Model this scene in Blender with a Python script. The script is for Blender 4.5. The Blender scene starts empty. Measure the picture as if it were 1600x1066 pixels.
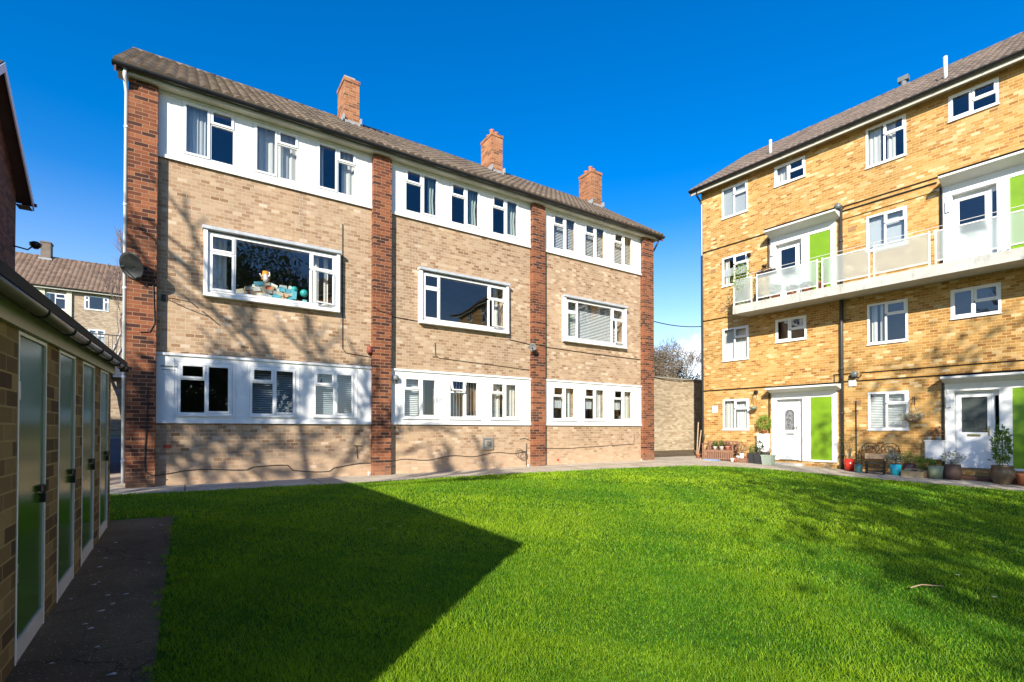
import bpy, math, random
import numpy as np
from mathutils import Vector
sin, cos, R = math.sin, math.cos, math.radians
SC = bpy.context.scene
COL = SC.collection
random.seed(7)
# ------------------------------------------------------------------ camera, sky, sun, exposure
SUN_EL, LX, LY = 25.0, .758, .652            # light travels towards (+x, +y, down)
cam_d = bpy.data.cameras.new('camera'); cam = bpy.data.objects.new('camera', cam_d); COL.objects.link(cam)
Fv = Vector((0.54982411, 0.83519496, 0.01195089)); Rv = Vector((0.83525461, -0.54986338, 0)); Uv = Rv.cross(Fv)
from mathutils import Matrix
m = Matrix((Rv, Uv, -Fv)).transposed().to_4x4(); m.translation = (0, 0, 1.12); cam.matrix_world = m
cam_d.sensor_width = 36; cam_d.lens = 36*775/1600
cam_d.shift_y = (662.23-533)/1600
cam_d.clip_end = 3000; cam_d.clip_start = .05
SC.camera = cam
W = bpy.data.worlds.new('World'); SC.world = W; W.use_nodes = True
sun_d = bpy.data.lights.new('sun', 'SUN'); sun = bpy.data.objects.new('sun', sun_d); COL.objects.link(sun)
sun_d.energy = 5.0; sun_d.angle = R(.5); sun_d.color = (1, .93, .80)
k = 1/math.tan(R(SUN_EL))
Ld = Vector((LX*k, LY*k, -1)).normalized()
sun.rotation_euler = Ld.to_track_quat('-Z', 'Y').to_euler()
SC.view_settings.view_transform = 'Standard'; SC.view_settings.look = 'None'
SC.view_settings.exposure = .84; SC.view_settings.gamma = 1

class N:                                      # tiny node helper
    def __init__(s, tree): s.t = tree; s.n = tree.nodes; s.l = tree.links
    def new(s, typ, **kw):
        n = s.n.new(typ)
        for a, v in kw.items(): setattr(n, a, v)
        return n
    def put(s, sock, v):
        if isinstance(v, bpy.types.NodeSocket): s.l.new(v, sock)
        elif v is not None:
            if hasattr(sock.default_value, '__len__') and not hasattr(v, '__len__'): v = (v,)*len(sock.default_value)
            if hasattr(sock.default_value, '__len__') and len(sock.default_value) == 4 and len(v) == 3: v = (*v, 1)
            sock.default_value = v
    def m(s, op, a, b=None, c=None, clamp=False):
        n = s.new('ShaderNodeMath', operation=op, use_clamp=clamp)
        for i, v in enumerate((a, b, c)):
            if v is not None: s.put(n.inputs[i], v)
        return n.outputs[0]
    def vm(s, op, a, b=None):
        n = s.new('ShaderNodeVectorMath', operation=op); s.put(n.inputs[0], a)
        if b is not None: s.put(n.inputs[1], b)
        return n.outputs['Value' if op in ('DOT_PRODUCT', 'LENGTH', 'DISTANCE') else 'Vector']
    def mix(s, f, a, b, blend='MIX'):
        n = s.new('ShaderNodeMix', data_type='RGBA', blend_type=blend)
        s.put(n.inputs[0], f); s.put(n.inputs[6], a); s.put(n.inputs[7], b); return n.outputs[2]
    def noise(s, vec, scale, detail=3, rough=.55, col=False):
        n = s.new('ShaderNodeTexNoise'); n.inputs['Scale'].default_value = scale
        n.inputs['Detail'].default_value = detail; n.inputs['Roughness'].default_value = rough
        if vec is not None: s.l.new(vec, n.inputs['Vector'])
        return n.outputs['Color' if col else 'Fac']
    def ramp(s, f, stops, interp='LINEAR'):
        n = s.new('ShaderNodeValToRGB'); cr = n.color_ramp; cr.interpolation = interp
        while len(cr.elements) < len(stops): cr.elements.new(.5)
        for e, (p, c) in zip(cr.elements, stops):
            e.position = p; e.color = (c, c, c, 1) if not hasattr(c, '__len__') else (*c, 1)
        s.put(n.inputs[0], f); return n.outputs[0]
    def xyz(s, v):
        n = s.new('ShaderNodeSeparateXYZ'); s.l.new(v, n.inputs[0]); return n.outputs
    def comb(s, x, y, z):
        n = s.new('ShaderNodeCombineXYZ')
        for i, v in enumerate((x, y, z)): s.put(n.inputs[i], v)
        return n.outputs[0]
    def bump(s, h, strength=.5, dist=.01):
        n = s.new('ShaderNodeBump'); n.inputs['Strength'].default_value = strength; n.inputs['Distance'].default_value = dist
        s.l.new(h, n.inputs['Height']); return n.outputs[0]

def sky_nodes():
    w = N(W.node_tree); w.n.clear()
    sky = w.new('ShaderNodeTexSky', sky_type='NISHITA'); sky.sun_disc = False
    sky.sun_elevation = R(SUN_EL); sky.sun_rotation = math.atan2(-LX, -LY) % (2*math.pi)
    sky.air_density = 1.0; sky.dust_density = .25; sky.ozone_density = 3.0; sky.altitude = 100
    hs = w.new('ShaderNodeHueSaturation'); hs.inputs['Value'].default_value = 1.0; hs.inputs['Hue'].default_value = .508
    w.l.new(sky.outputs[0], hs.inputs['Color'])
    tc = w.new('ShaderNodeTexCoord').outputs['Generated']
    w.l.new(w.m('MULTIPLY', w.ramp(w.xyz(tc)[2], [(.0, .42), (.14, .68), (.38, .96), (.75, 1.0)]), 1.48), hs.inputs['Saturation'])
    # one small cumulus low over the gap between the blocks, faint wisps elsewhere near the horizon
    d = w.vm('DISTANCE', tc, (0.805, 0.575, 0.135))
    n1 = w.noise(tc, 16, 6, .6)
    blob = w.m('SUBTRACT', w.m('MULTIPLY_ADD', n1, .9, .20), w.m('MULTIPLY', d, 8.5))
    cl = w.ramp(blob, [(.22, 0), (.46, 1)])
    z = w.xyz(tc)[2]
    low = w.ramp(z, [(.0, 1), (.22, 0)])
    n2 = w.noise(w.vm('MULTIPLY', tc, (1, 1, 3)), 4, 5, .6)
    wis = w.m('MULTIPLY', w.ramp(n2, [(.5, 0), (.75, .7)]), low)
    fac = w.m('MAXIMUM', cl, wis)
    c = w.mix(fac, hs.outputs[0], (6.2, 6.8, 7.4))
    bg = w.new('ShaderNodeBackground'); bg.inputs[1].default_value = .132; w.l.new(c, bg.inputs[0])
    o = w.new('ShaderNodeOutputWorld'); w.l.new(bg.outputs[0], o.inputs[0])
sky_nodes()

# ------------------------------------------------------------------ materials
MAT = {}
def mat(name, base=(.5, .5, .5), rough=.6, metal=0, spec=None, vary=0, vscale=3, bumpn=None, dirt=None, var_col=None):
    if name in MAT: return MAT[name]
    M = bpy.data.materials.new(name); M.use_nodes = True; n = N(M.node_tree); b = M.node_tree.nodes['Principled BSDF']
    b.inputs['Roughness'].default_value = rough; b.inputs['Metallic'].default_value = metal
    if spec is not None: b.inputs['Specular IOR Level'].default_value = spec
    b.inputs['Base Color'].default_value = (*base, 1)
    tc = n.new('ShaderNodeTexCoord').outputs['Object']
    if vary:
        v = n.noise(tc, vscale, 5, .65)
        lo = var_col or tuple(c*(1-vary) for c in base)
        c = n.mix(n.ramp(v, [(.35, 0), (.7, 1)]), lo, base)
        if dirt:
            d = n.noise(n.vm('MULTIPLY', tc, (1, 1, .25)), vscale*3.1, 6, .7)
            c = n.mix(n.ramp(d, [(.55, 0), (.8, dirt[1])]), c, dirt[0])
        n.l.new(c, b.inputs['Base Color'])
    if bumpn:
        h = n.noise(tc, bumpn[0], 4, .6); n.l.new(n.bump(h, bumpn[1], bumpn[2]), b.inputs['Normal'])
    MAT[name] = M; return M

def brick(name, stops, mortar, blotch=(.72, 1.12), L=.225, H=.075, off=.5, rough=.9, mw=.011, soft=1.0, streak=None, efflo=None):
    """procedural stretcher bond; u runs along whichever wall axis (x+y on axis-aligned walls)"""
    M = bpy.data.materials.new(name); M.use_nodes = True; n = N(M.node_tree); b = M.node_tree.nodes['Principled BSDF']
    tc = n.new('ShaderNodeTexCoord').outputs['Object']; x, y, z = n.xyz(tc)
    u = n.m('ADD', n.m('ADD', x, y), 100.0); v = n.m('ADD', z, 50.0*H)
    wob = n.noise(tc, 9, 2); v = n.m('ADD', v, n.m('MULTIPLY', n.m('SUBTRACT', wob, .5), .006))
    rv = n.m('DIVIDE', v, H); row = n.m('FLOOR', rv); fv = n.m('FRACT', rv)
    sh = n.m('MULTIPLY', n.m('MODULO', row, 2.0), off)
    rn0 = n.new('ShaderNodeTexWhiteNoise', noise_dimensions='1D'); n.l.new(row, rn0.inputs['W'])
    uu = n.m('ADD', n.m('ADD', n.m('DIVIDE', u, L), sh), n.m('MULTIPLY', rn0.outputs[0], .12))
    colm = n.m('FLOOR', uu); fu = n.m('FRACT', uu)
    wn = n.new('ShaderNodeTexWhiteNoise', noise_dimensions='2D'); n.l.new(n.comb(colm, row, 0), wn.inputs['Vector'])
    big = n.noise(n.vm('MULTIPLY', tc, (1, 1, 1.9)), .55, 4, .6)
    val = n.m('ADD', wn.outputs['Value'], n.m('MULTIPLY', n.m('SUBTRACT', big, .5), .26), clamp=True)
    c = n.ramp(val, stops)
    fine = n.noise(tc, 38, 3, .7); c = n.mix(n.m('MULTIPLY', n.m('SUBTRACT', 1.0, fine), .35), c, (0, 0, 0), 'MULTIPLY') if False else c
    g = n.m('MULTIPLY_ADD', fine, .5, .75)
    bl = n.noise(tc, .35, 5, .6); g = n.m('MULTIPLY', g, n.ramp(bl, [(.3, blotch[0]), (.7, blotch[1])]))
    gm = n.new('ShaderNodeVectorMath', operation='SCALE'); n.l.new(c, gm.inputs[0]); n.l.new(g, gm.inputs['Scale'])
    c = gm.outputs[0]
    if streak:      # dark soot / damp streaks running down
        st = n.noise(n.comb(n.m('MULTIPLY', u, 2.2), n.m('MULTIPLY', z, .22), 0), 1.0, 5, .6)
        c = n.mix(n.ramp(st, [(.56, 0), (.78, streak[1])]), c, streak[0])
    if efflo:       # pale / damp band at the foot of the wall
        e = n.m('ADD', n.ramp(z, [(0.0, 1), (efflo[2], 0)]), n.m('MULTIPLY_ADD', n.noise(tc, 1.6, 5), 1.1, -.55), clamp=True)
        c = n.mix(n.m('MULTIPLY', e, efflo[1]), c, efflo[0])
    mu = n.m('MULTIPLY', n.m('LESS_THAN', n.m('MULTIPLY', fu, L), mw), 1.0)
    mv = n.m('LESS_THAN', n.m('MULTIPLY', fv, H), mw)
    mm = n.m('MAXIMUM', mu, mv)
    mn = n.noise(tc, 6, 3); mcol = n.mix(mn, tuple(q*.75 for q in mortar), mortar)
    c = n.mix(mm, c, mcol)
    n.l.new(c, b.inputs['Base Color']); b.inputs['Roughness'].default_value = rough
    b.inputs['Specular IOR Level'].default_value = .25
    h = n.m('ADD', n.m('MULTIPLY', n.m('SUBTRACT', 1.0, mm), 1.0), n.m('ADD', n.m('MULTIPLY', fine, .5), n.m('MULTIPLY', wn.outputs['Value'], .35)))
    n.l.new(n.bump(h, .55, .008), b.inputs['Normal'])
    MAT[name] = M; return M

brick('buff_brick', [(0, (.24, .13, .065)), (.09, (.33, .20, .115)), (.35, (.39, .255, .15)), (.7, (.44, .30, .185)), (.93, (.50, .355, .23)), (1, (.60, .46, .33))], (.50, .395, .29), mw=.013, L=.165, streak=((.15, .10, .065), .5), efflo=((.62, .42, .27), .55, .9))
brick('red_brick', [(0, (.05, .022, .02)), (.3, (.10, .034, .022)), (.6, (.19, .058, .028)), (1, (.29, .10, .045))], (.33, .20, .12), L=.225, blotch=(.8, 1.1), efflo=((.34, .2, .12), .5, .45))
brick('yellow_brick', [(0, (.28, .115, .03)), (.07, (.37, .175, .042)), (.3, (.44, .235, .062)), (.65, (.49, .28, .085)), (.9, (.56, .355, .14)), (1, (.68, .51, .28))], (.56, .40, .20), mw=.013, L=.18, streak=((.24, .13, .05), .45))
brick('chimney_brick', [(0, (.17, .065, .035)), (.4, (.33, .12, .05)), (1, (.44, .19, .085))], (.42, .30, .2))
brick('old_brick', [(0, (.05, .03, .014)), (.4, (.14, .09, .035)), (1, (.27, .19, .08))], (.30, .23, .10), L=.25, H=.088, mw=.011, blotch=(.6, 1.1))
brick('dark_brick', [(0, (.07, .035, .025)), (.5, (.14, .065, .045)), (1, (.22, .10, .06))], (.12, .09, .07))
brick('far_brick', [(0, (.28, .2, .13)), (.5, (.42, .31, .21)), (1, (.52, .42, .3))], (.38, .32, .25))
brick('wall_brick', [(0, (.36, .27, .17)), (.5, (.50, .40, .27)), (1, (.60, .50, .36))], (.44, .36, .26), streak=((.26, .24, .15), .6), blotch=(.65, 1.1))

WHITE = mat('white_upvc', (.80, .80, .79), .35, vary=.05, vscale=5)
PANEL = mat('white_painted_board', (.80, .80, .79), .5, vary=.07, vscale=1.5, dirt=((.42, .42, .37), .6))
DOORW = mat('white_door', (.78, .79, .80), .3, vary=.04)
CREAM = mat('cream_fascia', (.50, .47, .40), .6, vary=.18, vscale=2, dirt=((.30, .27, .19), .4))
LICHEN = mat('weathered_lead_cover', (.50, .53, .57), .75, vary=.28, vscale=7)
BLACKP = mat('black_plastic', (.012, .012, .013), .35)
BLACKM = mat('black_cable', (.02, .017, .015), .6)
GREYP = mat('grey_plastic', (.17, .18, .18), .5, vary=.2)
WPIPE = mat('white_plastic_pipe', (.62, .64, .66), .4, vary=.1)
GREEN = mat('lime_green_panel', (.18, .34, .008), .38, vary=.22, vscale=1.6)
DGREEN = mat('green_door_paint', (.04, .13, .008), .17, vary=.3, vscale=2.5, spec=.32)
CONC = mat('balcony_concrete', (.52, .51, .46), .85, vary=.25, vscale=3, dirt=((.13, .12, .09), .9))
SOFF = mat('painted_soffit', (.60, .57, .46), .8, vary=.15, vscale=2)
RAILW = mat('white_railing_metal', (.74, .73, .68), .4, vary=.12, vscale=8)
LEAD = mat('lead_flashing', (.33, .35, .37), .6, vary=.25, vscale=8)
TERRA = mat('terracotta', (.50, .17, .075), .8, vary=.25, vscale=9)
METAL = mat('steel', (.45, .45, .45), .35, metal=1)
BRASS = mat('brass', (.6, .45, .2), .3, metal=1)
WOOD = mat('weathered_wood', (.30, .15, .09), .7, vary=.35, vscale=9)
LWOOD = mat('light_wood', (.50, .34, .2), .7, vary=.3, vscale=9)
DARKIN = mat('dark_room_wall', (.27, .25, .24), .9, vary=.2)
SOIL = mat('potting_soil', (.06, .04, .03), 1)
BARK = mat('bark', (.13, .10, .075), .9, vary=.4, vscale=9, bumpn=(20, .6, .02))
TWIG = mat('twigs', (.17, .12, .085), .9, vary=.3, vscale=3)
BIRCH = mat('birch_bark', (.55, .50, .45), .8, vary=.5, vscale=6)
BIRCHT = mat('birch_twigs', (.30, .21, .17), .9, vary=.3)

def fabric(name, c, tr=.35):
    M = bpy.data.materials.new(name); M.use_nodes = True; n = N(M.node_tree); b = M.node_tree.nodes['Principled BSDF']
    b.inputs['Base Color'].default_value = (*c, 1); b.inputs['Roughness'].default_value = .9
    t = n.new('ShaderNodeBsdfTranslucent'); t.inputs[0].default_value = (*c, 1)
    mx = n.new('ShaderNodeMixShader'); mx.inputs[0].default_value = tr
    n.l.new(b.outputs[0], mx.inputs[1]); n.l.new(t.outputs[0], mx.inputs[2]); n.l.new(mx.outputs[0], n.n['Material Output'].inputs[0])
    MAT[name] = M; return M
CURT = fabric('pale_curtain', (.74, .74, .70)); CURTG = fabric('green_grey_curtain', (.42, .50, .46)); NET = fabric('net_curtain', (.70, .74, .76), .5)
BLIND = fabric('slatted_blind', (.66, .68, .68), .2); BLINDB = fabric('grey_blind', (.34, .40, .44), .2)

def glass(name, f0=.10, tint=(.92, .95, .95), rough=0.0):
    M = bpy.data.materials.new(name); M.use_nodes = True; n = N(M.node_tree); n.n.remove(n.n['Principled BSDF'])
    tr = n.new('ShaderNodeBsdfTransparent'); tr.inputs[0].default_value = (*tint, 1)
    gl = n.new('ShaderNodeBsdfGlossy'); gl.inputs['Roughness'].default_value = rough; gl.inputs[0].default_value = (.95, .97, 1, 1)
    tc = n.new('ShaderNodeTexCoord').outputs['Object']
    bp = n.bump(n.noise(tc, 1.3, 1), .10, .05); n.l.new(bp, gl.inputs['Normal'])
    ge = n.new('ShaderNodeNewGeometry'); dt = n.m('ABSOLUTE', n.vm('DOT_PRODUCT', ge.outputs['Normal'], ge.outputs['Incoming']))
    fr = n.m('MULTIPLY_ADD', n.m('POWER', n.m('SUBTRACT', 1.0, dt), 5.0), 1-f0, f0)
    mx = n.new('ShaderNodeMixShader'); n.l.new(fr, mx.inputs[0]); n.l.new(tr.outputs[0], mx.inputs[1]); n.l.new(gl.outputs[0], mx.inputs[2])
    n.l.new(mx.outputs[0], n.n['Material Output'].inputs[0]); MAT[name] = M; return M
GLASS = glass('window_glass', .095)
def frosted(name, tint, rough, amt):
    M = bpy.data.materials.new(name); M.use_nodes = True; n = N(M.node_tree); n.n.remove(n.n['Principled BSDF'])
    rf = n.new('ShaderNodeBsdfRefraction'); rf.inputs[0].default_value = (*tint, 1); rf.inputs['Roughness'].default_value = rough; rf.inputs['IOR'].default_value = 1.12
    tl = n.new('ShaderNodeBsdfTransparent'); tl.inputs[0].default_value = (*tint, 1)
    df = n.new('ShaderNodeBsdfDiffuse'); df.inputs[0].default_value = (.62, .66, .66, 1)
    a = n.new('ShaderNodeMixShader'); a.inputs[0].default_value = .3; n.l.new(rf.outputs[0], a.inputs[1]); n.l.new(tl.outputs[0], a.inputs[2])
    b = n.new('ShaderNodeMixShader'); b.inputs[0].default_value = amt; n.l.new(a.outputs[0], b.inputs[1]); n.l.new(df.outputs[0], b.inputs[2])
    n.l.new(b.outputs[0], n.n['Material Output'].inputs[0]); MAT[name] = M; return M
FROST = frosted('frosted_panel', (.86, .92, .90), .45, .26)

def tile_mat(name, c0, c1, moss=(.16, .15, .07)):
    M = bpy.data.materials.new(name); M.use_nodes = True; n = N(M.node_tree); b = M.node_tree.nodes['Principled BSDF']
    tc = n.new('ShaderNodeTexCoord').outputs['Object']
    x, y, z = n.xyz(tc)
    wn = n.new('ShaderNodeTexWhiteNoise', noise_dimensions='2D')
    n.l.new(n.comb(n.m('FLOOR', n.m('DIVIDE', x, .4)), n.m('FLOOR', n.m('DIVIDE', z, .17)), 0), wn.inputs['Vector'])
    f = n.m('ADD', n.m('MULTIPLY', wn.outputs['Value'], .5), n.m('MULTIPLY', n.noise(tc, 3, 5, .7), .6))
    c = n.ramp(f, [(.2, c0), (.85, c1)])
    c = n.mix(n.ramp(n.noise(tc, 5, 6, .75), [(.6, 0), (.8, .6)]), c, moss)
    n.l.new(c, b.inputs['Base Color']); b.inputs['Roughness'].default_value = .9
    n.l.new(n.bump(n.noise(tc, 40, 3), .4, .01), b.inputs['Normal']); MAT[name] = M; return M
TILE_A = tile_mat('brown_tiles', (.08, .057, .038), (.18, .133, .09))
TILE_B = tile_mat('red_brown_tiles', (.105, .078, .06), (.215, .16, .125))
TILE_E = tile_mat('far_tiles', (.11, .07, .045), (.23, .15, .10))
FELT = mat('dark_roof_sheet', (.013, .012, .011), .9, vary=.3, vscale=4)

def path_mat():
    M = bpy.data.materials.new('path_concrete'); M.use_nodes = True; n = N(M.node_tree); b = M.node_tree.nodes['Principled BSDF']
    tc = n.new('ShaderNodeTexCoord').outputs['Object']; x, y, z = n.xyz(tc)
    c = n.ramp(n.noise(tc, 1.3, 6, .7), [(.3, (.33, .27, .19)), (.7, (.58, .50, .39))])
    c = n.mix(n.ramp(n.noise(tc, 14, 4, .7), [(.5, 0), (.8, .5)]), c, (.16, .135, .09))
    j = n.m('LESS_THAN', n.m('FRACT', n.m('DIVIDE', n.m('ADD', x, n.m('MULTIPLY', n.noise(tc, 2), .03)), 2.4)), .012)
    j2 = n.m('LESS_THAN', n.m('ABSOLUTE', n.m('SUBTRACT', y, n.m('MULTIPLY_ADD', n.noise(tc, .8), .06, 11.42))), .018)
    j2 = n.m('MULTIPLY', j2, n.m('LESS_THAN', x, 13.5))
    c = n.mix(n.m('MULTIPLY', n.m('MAXIMUM', j, j2), .8), c, (.06, .05, .03))
    n.l.new(c, b.inputs['Base Color']); b.inputs['Roughness'].default_value = .9
    n.l.new(n.bump(n.noise(tc, 60, 4), .5, .008), b.inputs['Normal']); MAT['path'] = M
path_mat()
def speck_mat(name, c0, c1, speck, sc=55, thr=.70):
    M = bpy.data.materials.new(name); M.use_nodes = True; n = N(M.node_tree); b = M.node_tree.nodes['Principled BSDF']
    tc = n.new('ShaderNodeTexCoord').outputs['Object']
    c = n.ramp(n.noise(tc, .9, 6, .7), [(.3, c0), (.7, c1)])
    v = n.new('ShaderNodeTexVoronoi'); v.inputs['Scale'].default_value = sc; n.l.new(tc, v.inputs['Vector'])
    s1 = n.m('MULTIPLY', n.m('LESS_THAN', v.outputs['Distance'], .22), n.m('GREATER_THAN', n.xyz(v.outputs['Color'])[0], thr))
    c = n.mix(n.m('MULTIPLY', s1, .7), c, speck)
    vc = n.new('ShaderNodeTexVoronoi', feature='DISTANCE_TO_EDGE'); vc.inputs['Scale'].default_value = 1.5
    n.l.new(n.vm('ADD', tc, n.vm('MULTIPLY', n.noise(tc, 5, 4, .7, col=True), (.22, .22, 0))), vc.inputs['Vector'])
    ck = n.m('MULTIPLY', n.m('LESS_THAN', vc.outputs['Distance'], .009), n.m('GREATER_THAN', n.noise(tc, 1.1, 2), .47))
    c = n.mix(n.m('MULTIPLY', ck, .75), c, tuple(q*.3 for q in c0))
    c = n.mix(n.ramp(n.noise(tc, 3.3, 6, .75), [(.56, 0), (.72, .55)]), c, (c1[0]*.5, c1[1]*.72, c1[2]*.35))
    n.l.new(c, b.inputs['Base Color']); b.inputs['Roughness'].default_value = .92
    n.l.new(n.bump(n.noise(tc, 45, 5, .7), .8, .012), b.inputs['Normal']); MAT[name] = M; return M
TARMAC = speck_mat('old_tarmac', (.055, .034, .015), (.17, .115, .058), (.4, .36, .3))
ROADM = speck_mat('road_asphalt', (.045, .045, .05), (.07, .07, .075), (.12, .12, .12))
def ground_mat():
    M = bpy.data.materials.new('ground_grass'); M.use_nodes = True; n = N(M.node_tree); b = M.node_tree.nodes['Principled BSDF']
    tc = n.new('ShaderNodeTexCoord').outputs['Object']
    c = n.ramp(n.noise(tc, 1.7, 6, .7), [(.3, (.03, .10, .003)), (.7, (.07, .17, .006))])
    c = n.mix(n.ramp(n.noise(tc, 30, 4, .7), [(.45, 0), (.8, .6)]), c, (.03, .04, .01))
    n.l.new(c, b.inputs['Base Color']); b.inputs['Roughness'].default_value = 1; b.inputs['Specular IOR Level'].default_value = .1
    n.l.new(n.bump(n.noise(tc, 22, 5, .7), 1, .03), b.inputs['Normal']); MAT['ground_grass'] = M; return M
GRASSG = ground_mat()
def leaf_mat(name, c0, c1, tr=.4, rough=.55):
    M = bpy.data.materials.new(name); M.use_nodes = True; n = N(M.node_tree); b = M.node_tree.nodes['Principled BSDF']
    at = n.new('ShaderNodeAttribute'); at.attribute_name = 'rnd'
    c = n.ramp(at.outputs['Fac'], [(0, c0), (1, c1)])
    n.l.new(c, b.inputs['Base Color']); b.inputs['Roughness'].default_value = rough; b.inputs['Specular IOR Level'].default_value = .35
    t = n.new('ShaderNodeBsdfTranslucent'); n.l.new(c, t.inputs[0])
    mx = n.new('ShaderNodeMixShader'); mx.inputs[0].default_value = tr
    n.l.new(b.outputs[0], mx.inputs[1]); n.l.new(t.outputs[0], mx.inputs[2]); n.l.new(mx.outputs[0], n.n['Material Output'].inputs[0])
    MAT[name] = M; return M
BLADE = leaf_mat('grass_blade', (.060, .23, .008), (.37, .53, .014), .45, .55)
LEAFG = leaf_mat('leaf_green', (.05, .12, .015), (.16, .28, .04))
LEAFL = leaf_mat('leaf_lime', (.16, .28, .03), (.36, .48, .08))
LEAFD = leaf_mat('leaf_dark', (.015, .04, .012), (.05, .11, .03))
LEAFR = leaf_mat('leaf_dry', (.20, .09, .05), (.42, .26, .14))
TWIGL = leaf_mat('winter_twig_leaf', (.13, .095, .06), (.28, .22, .15), .2)
LEAFS = leaf_mat('leaf_silver', (.22, .24, .17), (.50, .50, .38))

# ------------------------------------------------------------------ mesh helpers
class MB:
    def __init__(s): s.v = []; s.f = []
    def quad(s, a, b, c, d):
        i = len(s.v); s.v += [a, b, c, d]; s.f.append((i, i+1, i+2, i+3)); return s
    def box(s, x0, x1, y0, y1, z0, z1):
        i = len(s.v)
        s.v += [(x0, y0, z0), (x1, y0, z0), (x1, y1, z0), (x0, y1, z0), (x0, y0, z1), (x1, y0, z1), (x1, y1, z1), (x0, y1, z1)]
        s.f += [tuple(i+j for j in q) for q in ((0, 3, 2, 1), (4, 5, 6, 7), (0, 1, 5, 4), (1, 2, 6, 5), (2, 3, 7, 6), (3, 0, 4, 7))]
        return s
    def obox(s, c, ax, ay, az):               # oriented box, centre + half axes
        i = len(s.v); c, ax, ay, az = map(Vector, (c, ax, ay, az))
        for sz in (-1, 1):
            for sx, sy in ((-1, -1), (1, -1), (1, 1), (-1, 1)): s.v.append(tuple(c+ax*sx+ay*sy+az*sz))
        s.f += [tuple(i+j for j in q) for q in ((0, 3, 2, 1), (4, 5, 6, 7), (0, 1, 5, 4), (1, 2, 6, 5), (2, 3, 7, 6), (3, 0, 4, 7))]
        return s
    def tube(s, pts, rad, n=8, cap=True):
        pts = [Vector(p) for p in pts]; rr = rad if hasattr(rad, '__len__') else [rad]*len(pts); base = len(s.v)
        up = Vector((0, 0, 1)); prev = None
        for i, p in enumerate(pts):
            d = (pts[min(i+1, len(pts)-1)]-pts[max(i-1, 0)]); d = d.normalized() if d.length > 1e-9 else up
            if prev is None:
                a = d.orthogonal().normalized()
            else: a = (prev - d*prev.dot(d)); a = a.normalized() if a.length > 1e-6 else d.orthogonal().normalized()
            prev = a; bb = d.cross(a)
            for j in range(n):
                t = 2*math.pi*j/n; s.v.append(tuple(p+(a*cos(t)+bb*sin(t))*rr[i]))
        for i in range(len(pts)-1):
            for j in range(n):
                q = base+i*n; k2 = (j+1) % n; s.f.append((q+j, q+k2, q+n+k2, q+n+j))
        if cap:
            s.f.append(tuple(base+j for j in range(n))[::-1]); e = base+(len(pts)-1)*n; s.f.append(tuple(e+j for j in range(n)))
        return s
    def lathe(s, prof, c=(0, 0, 0), n=16, sx=1, sy=1):
        base = len(s.v)
        for r, z in prof:
            for j in range(n):
                t = 2*math.pi*j/n; s.v.append((c[0]+r*cos(t)*sx, c[1]+r*sin(t)*sy, c[2]+z))
        for i in range(len(prof)-1):
            for j in range(n):
                q = base+i*n; k2 = (j+1) % n; s.f.append((q+j, q+k2, q+n+k2, q+n+j))
        s.f.append(tuple(base+j for j in range(n))[::-1]); e = base+(len(prof)-1)*n; s.f.append(tuple(e+j for j in range(n)))
        return s
    def prism(s, poly, z0, z1):               # vertical extrusion of an xy polygon
        i = len(s.v); n = len(poly)
        s.v += [(x, y, z0) for x, y in poly]+[(x, y, z1) for x, y in poly]
        s.f.append(tuple(range(i, i+n))[::-1]); s.f.append(tuple(range(i+n, i+2*n)))
        for j in range(n): k2 = (j+1) % n; s.f.append((i+j, i+k2, i+n+k2, i+n+j))
        return s
    def pxz(s, poly, y0, y1):                 # extrusion along y of an xz polygon
        i = len(s.v); n = len(poly)
        s.v += [(x, y0, z) for x, z in poly]+[(x, y1, z) for x, z in poly]
        s.f.append(tuple(range(i, i+n))); s.f.append(tuple(range(i+n, i+2*n))[::-1])
        for j in range(n): k2 = (j+1) % n; s.f.append((i+k2, i+j, i+n+j, i+n+k2))
        return s
    def pyz(s, poly, x0, x1):                 # extrusion along x of a yz polygon
        i = len(s.v); n = len(poly)
        s.v += [(x0, y, z) for y, z in poly]+[(x1, y, z) for y, z in poly]
        s.f.append(tuple(range(i, i+n))[::-1]); s.f.append(tuple(range(i+n, i+2*n)))
        for j in range(n): k2 = (j+1) % n; s.f.append((i+j, i+k2, i+n+k2, i+n+j))
        return s
    def build(s, name, m, parent=None, smooth=False, bevel=0):
        me = bpy.data.meshes.new(name); me.from_pydata(s.v, [], s.f); me.update()
        me.materials.append(m)
        if smooth: me.polygons.foreach_set('use_smooth', [True]*len(me.polygons))
        o = bpy.data.objects.new(name, me); COL.objects.link(o)
        if parent: o.parent = parent
        if bevel:
            b = o.modifiers.new('bevel', 'BEVEL'); b.width = bevel; b.segments = 2; b.limit_method = 'ANGLE'
        return o
def tag(o, label=None, cat=None, group=None, kind=None):
    if label: o['label'] = label
    if cat: o['category'] = cat
    if group: o['group'] = group
    if kind: o['kind'] = kind
    return o
def thing(name, label, cat, loc=(0, 0, 0), rz=0, group=None):
    o = bpy.data.objects.new(name, None); COL.objects.link(o); o.location = loc; o.rotation_euler = (0, 0, rz)
    o.empty_display_size = .2
    return tag(o, label, cat, group)
def copy_tree(o, parent=None):
    c = o.copy(); COL.objects.link(c); c.parent = parent
    for ch in list(o.children): copy_tree(ch, c)
    return c
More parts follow.
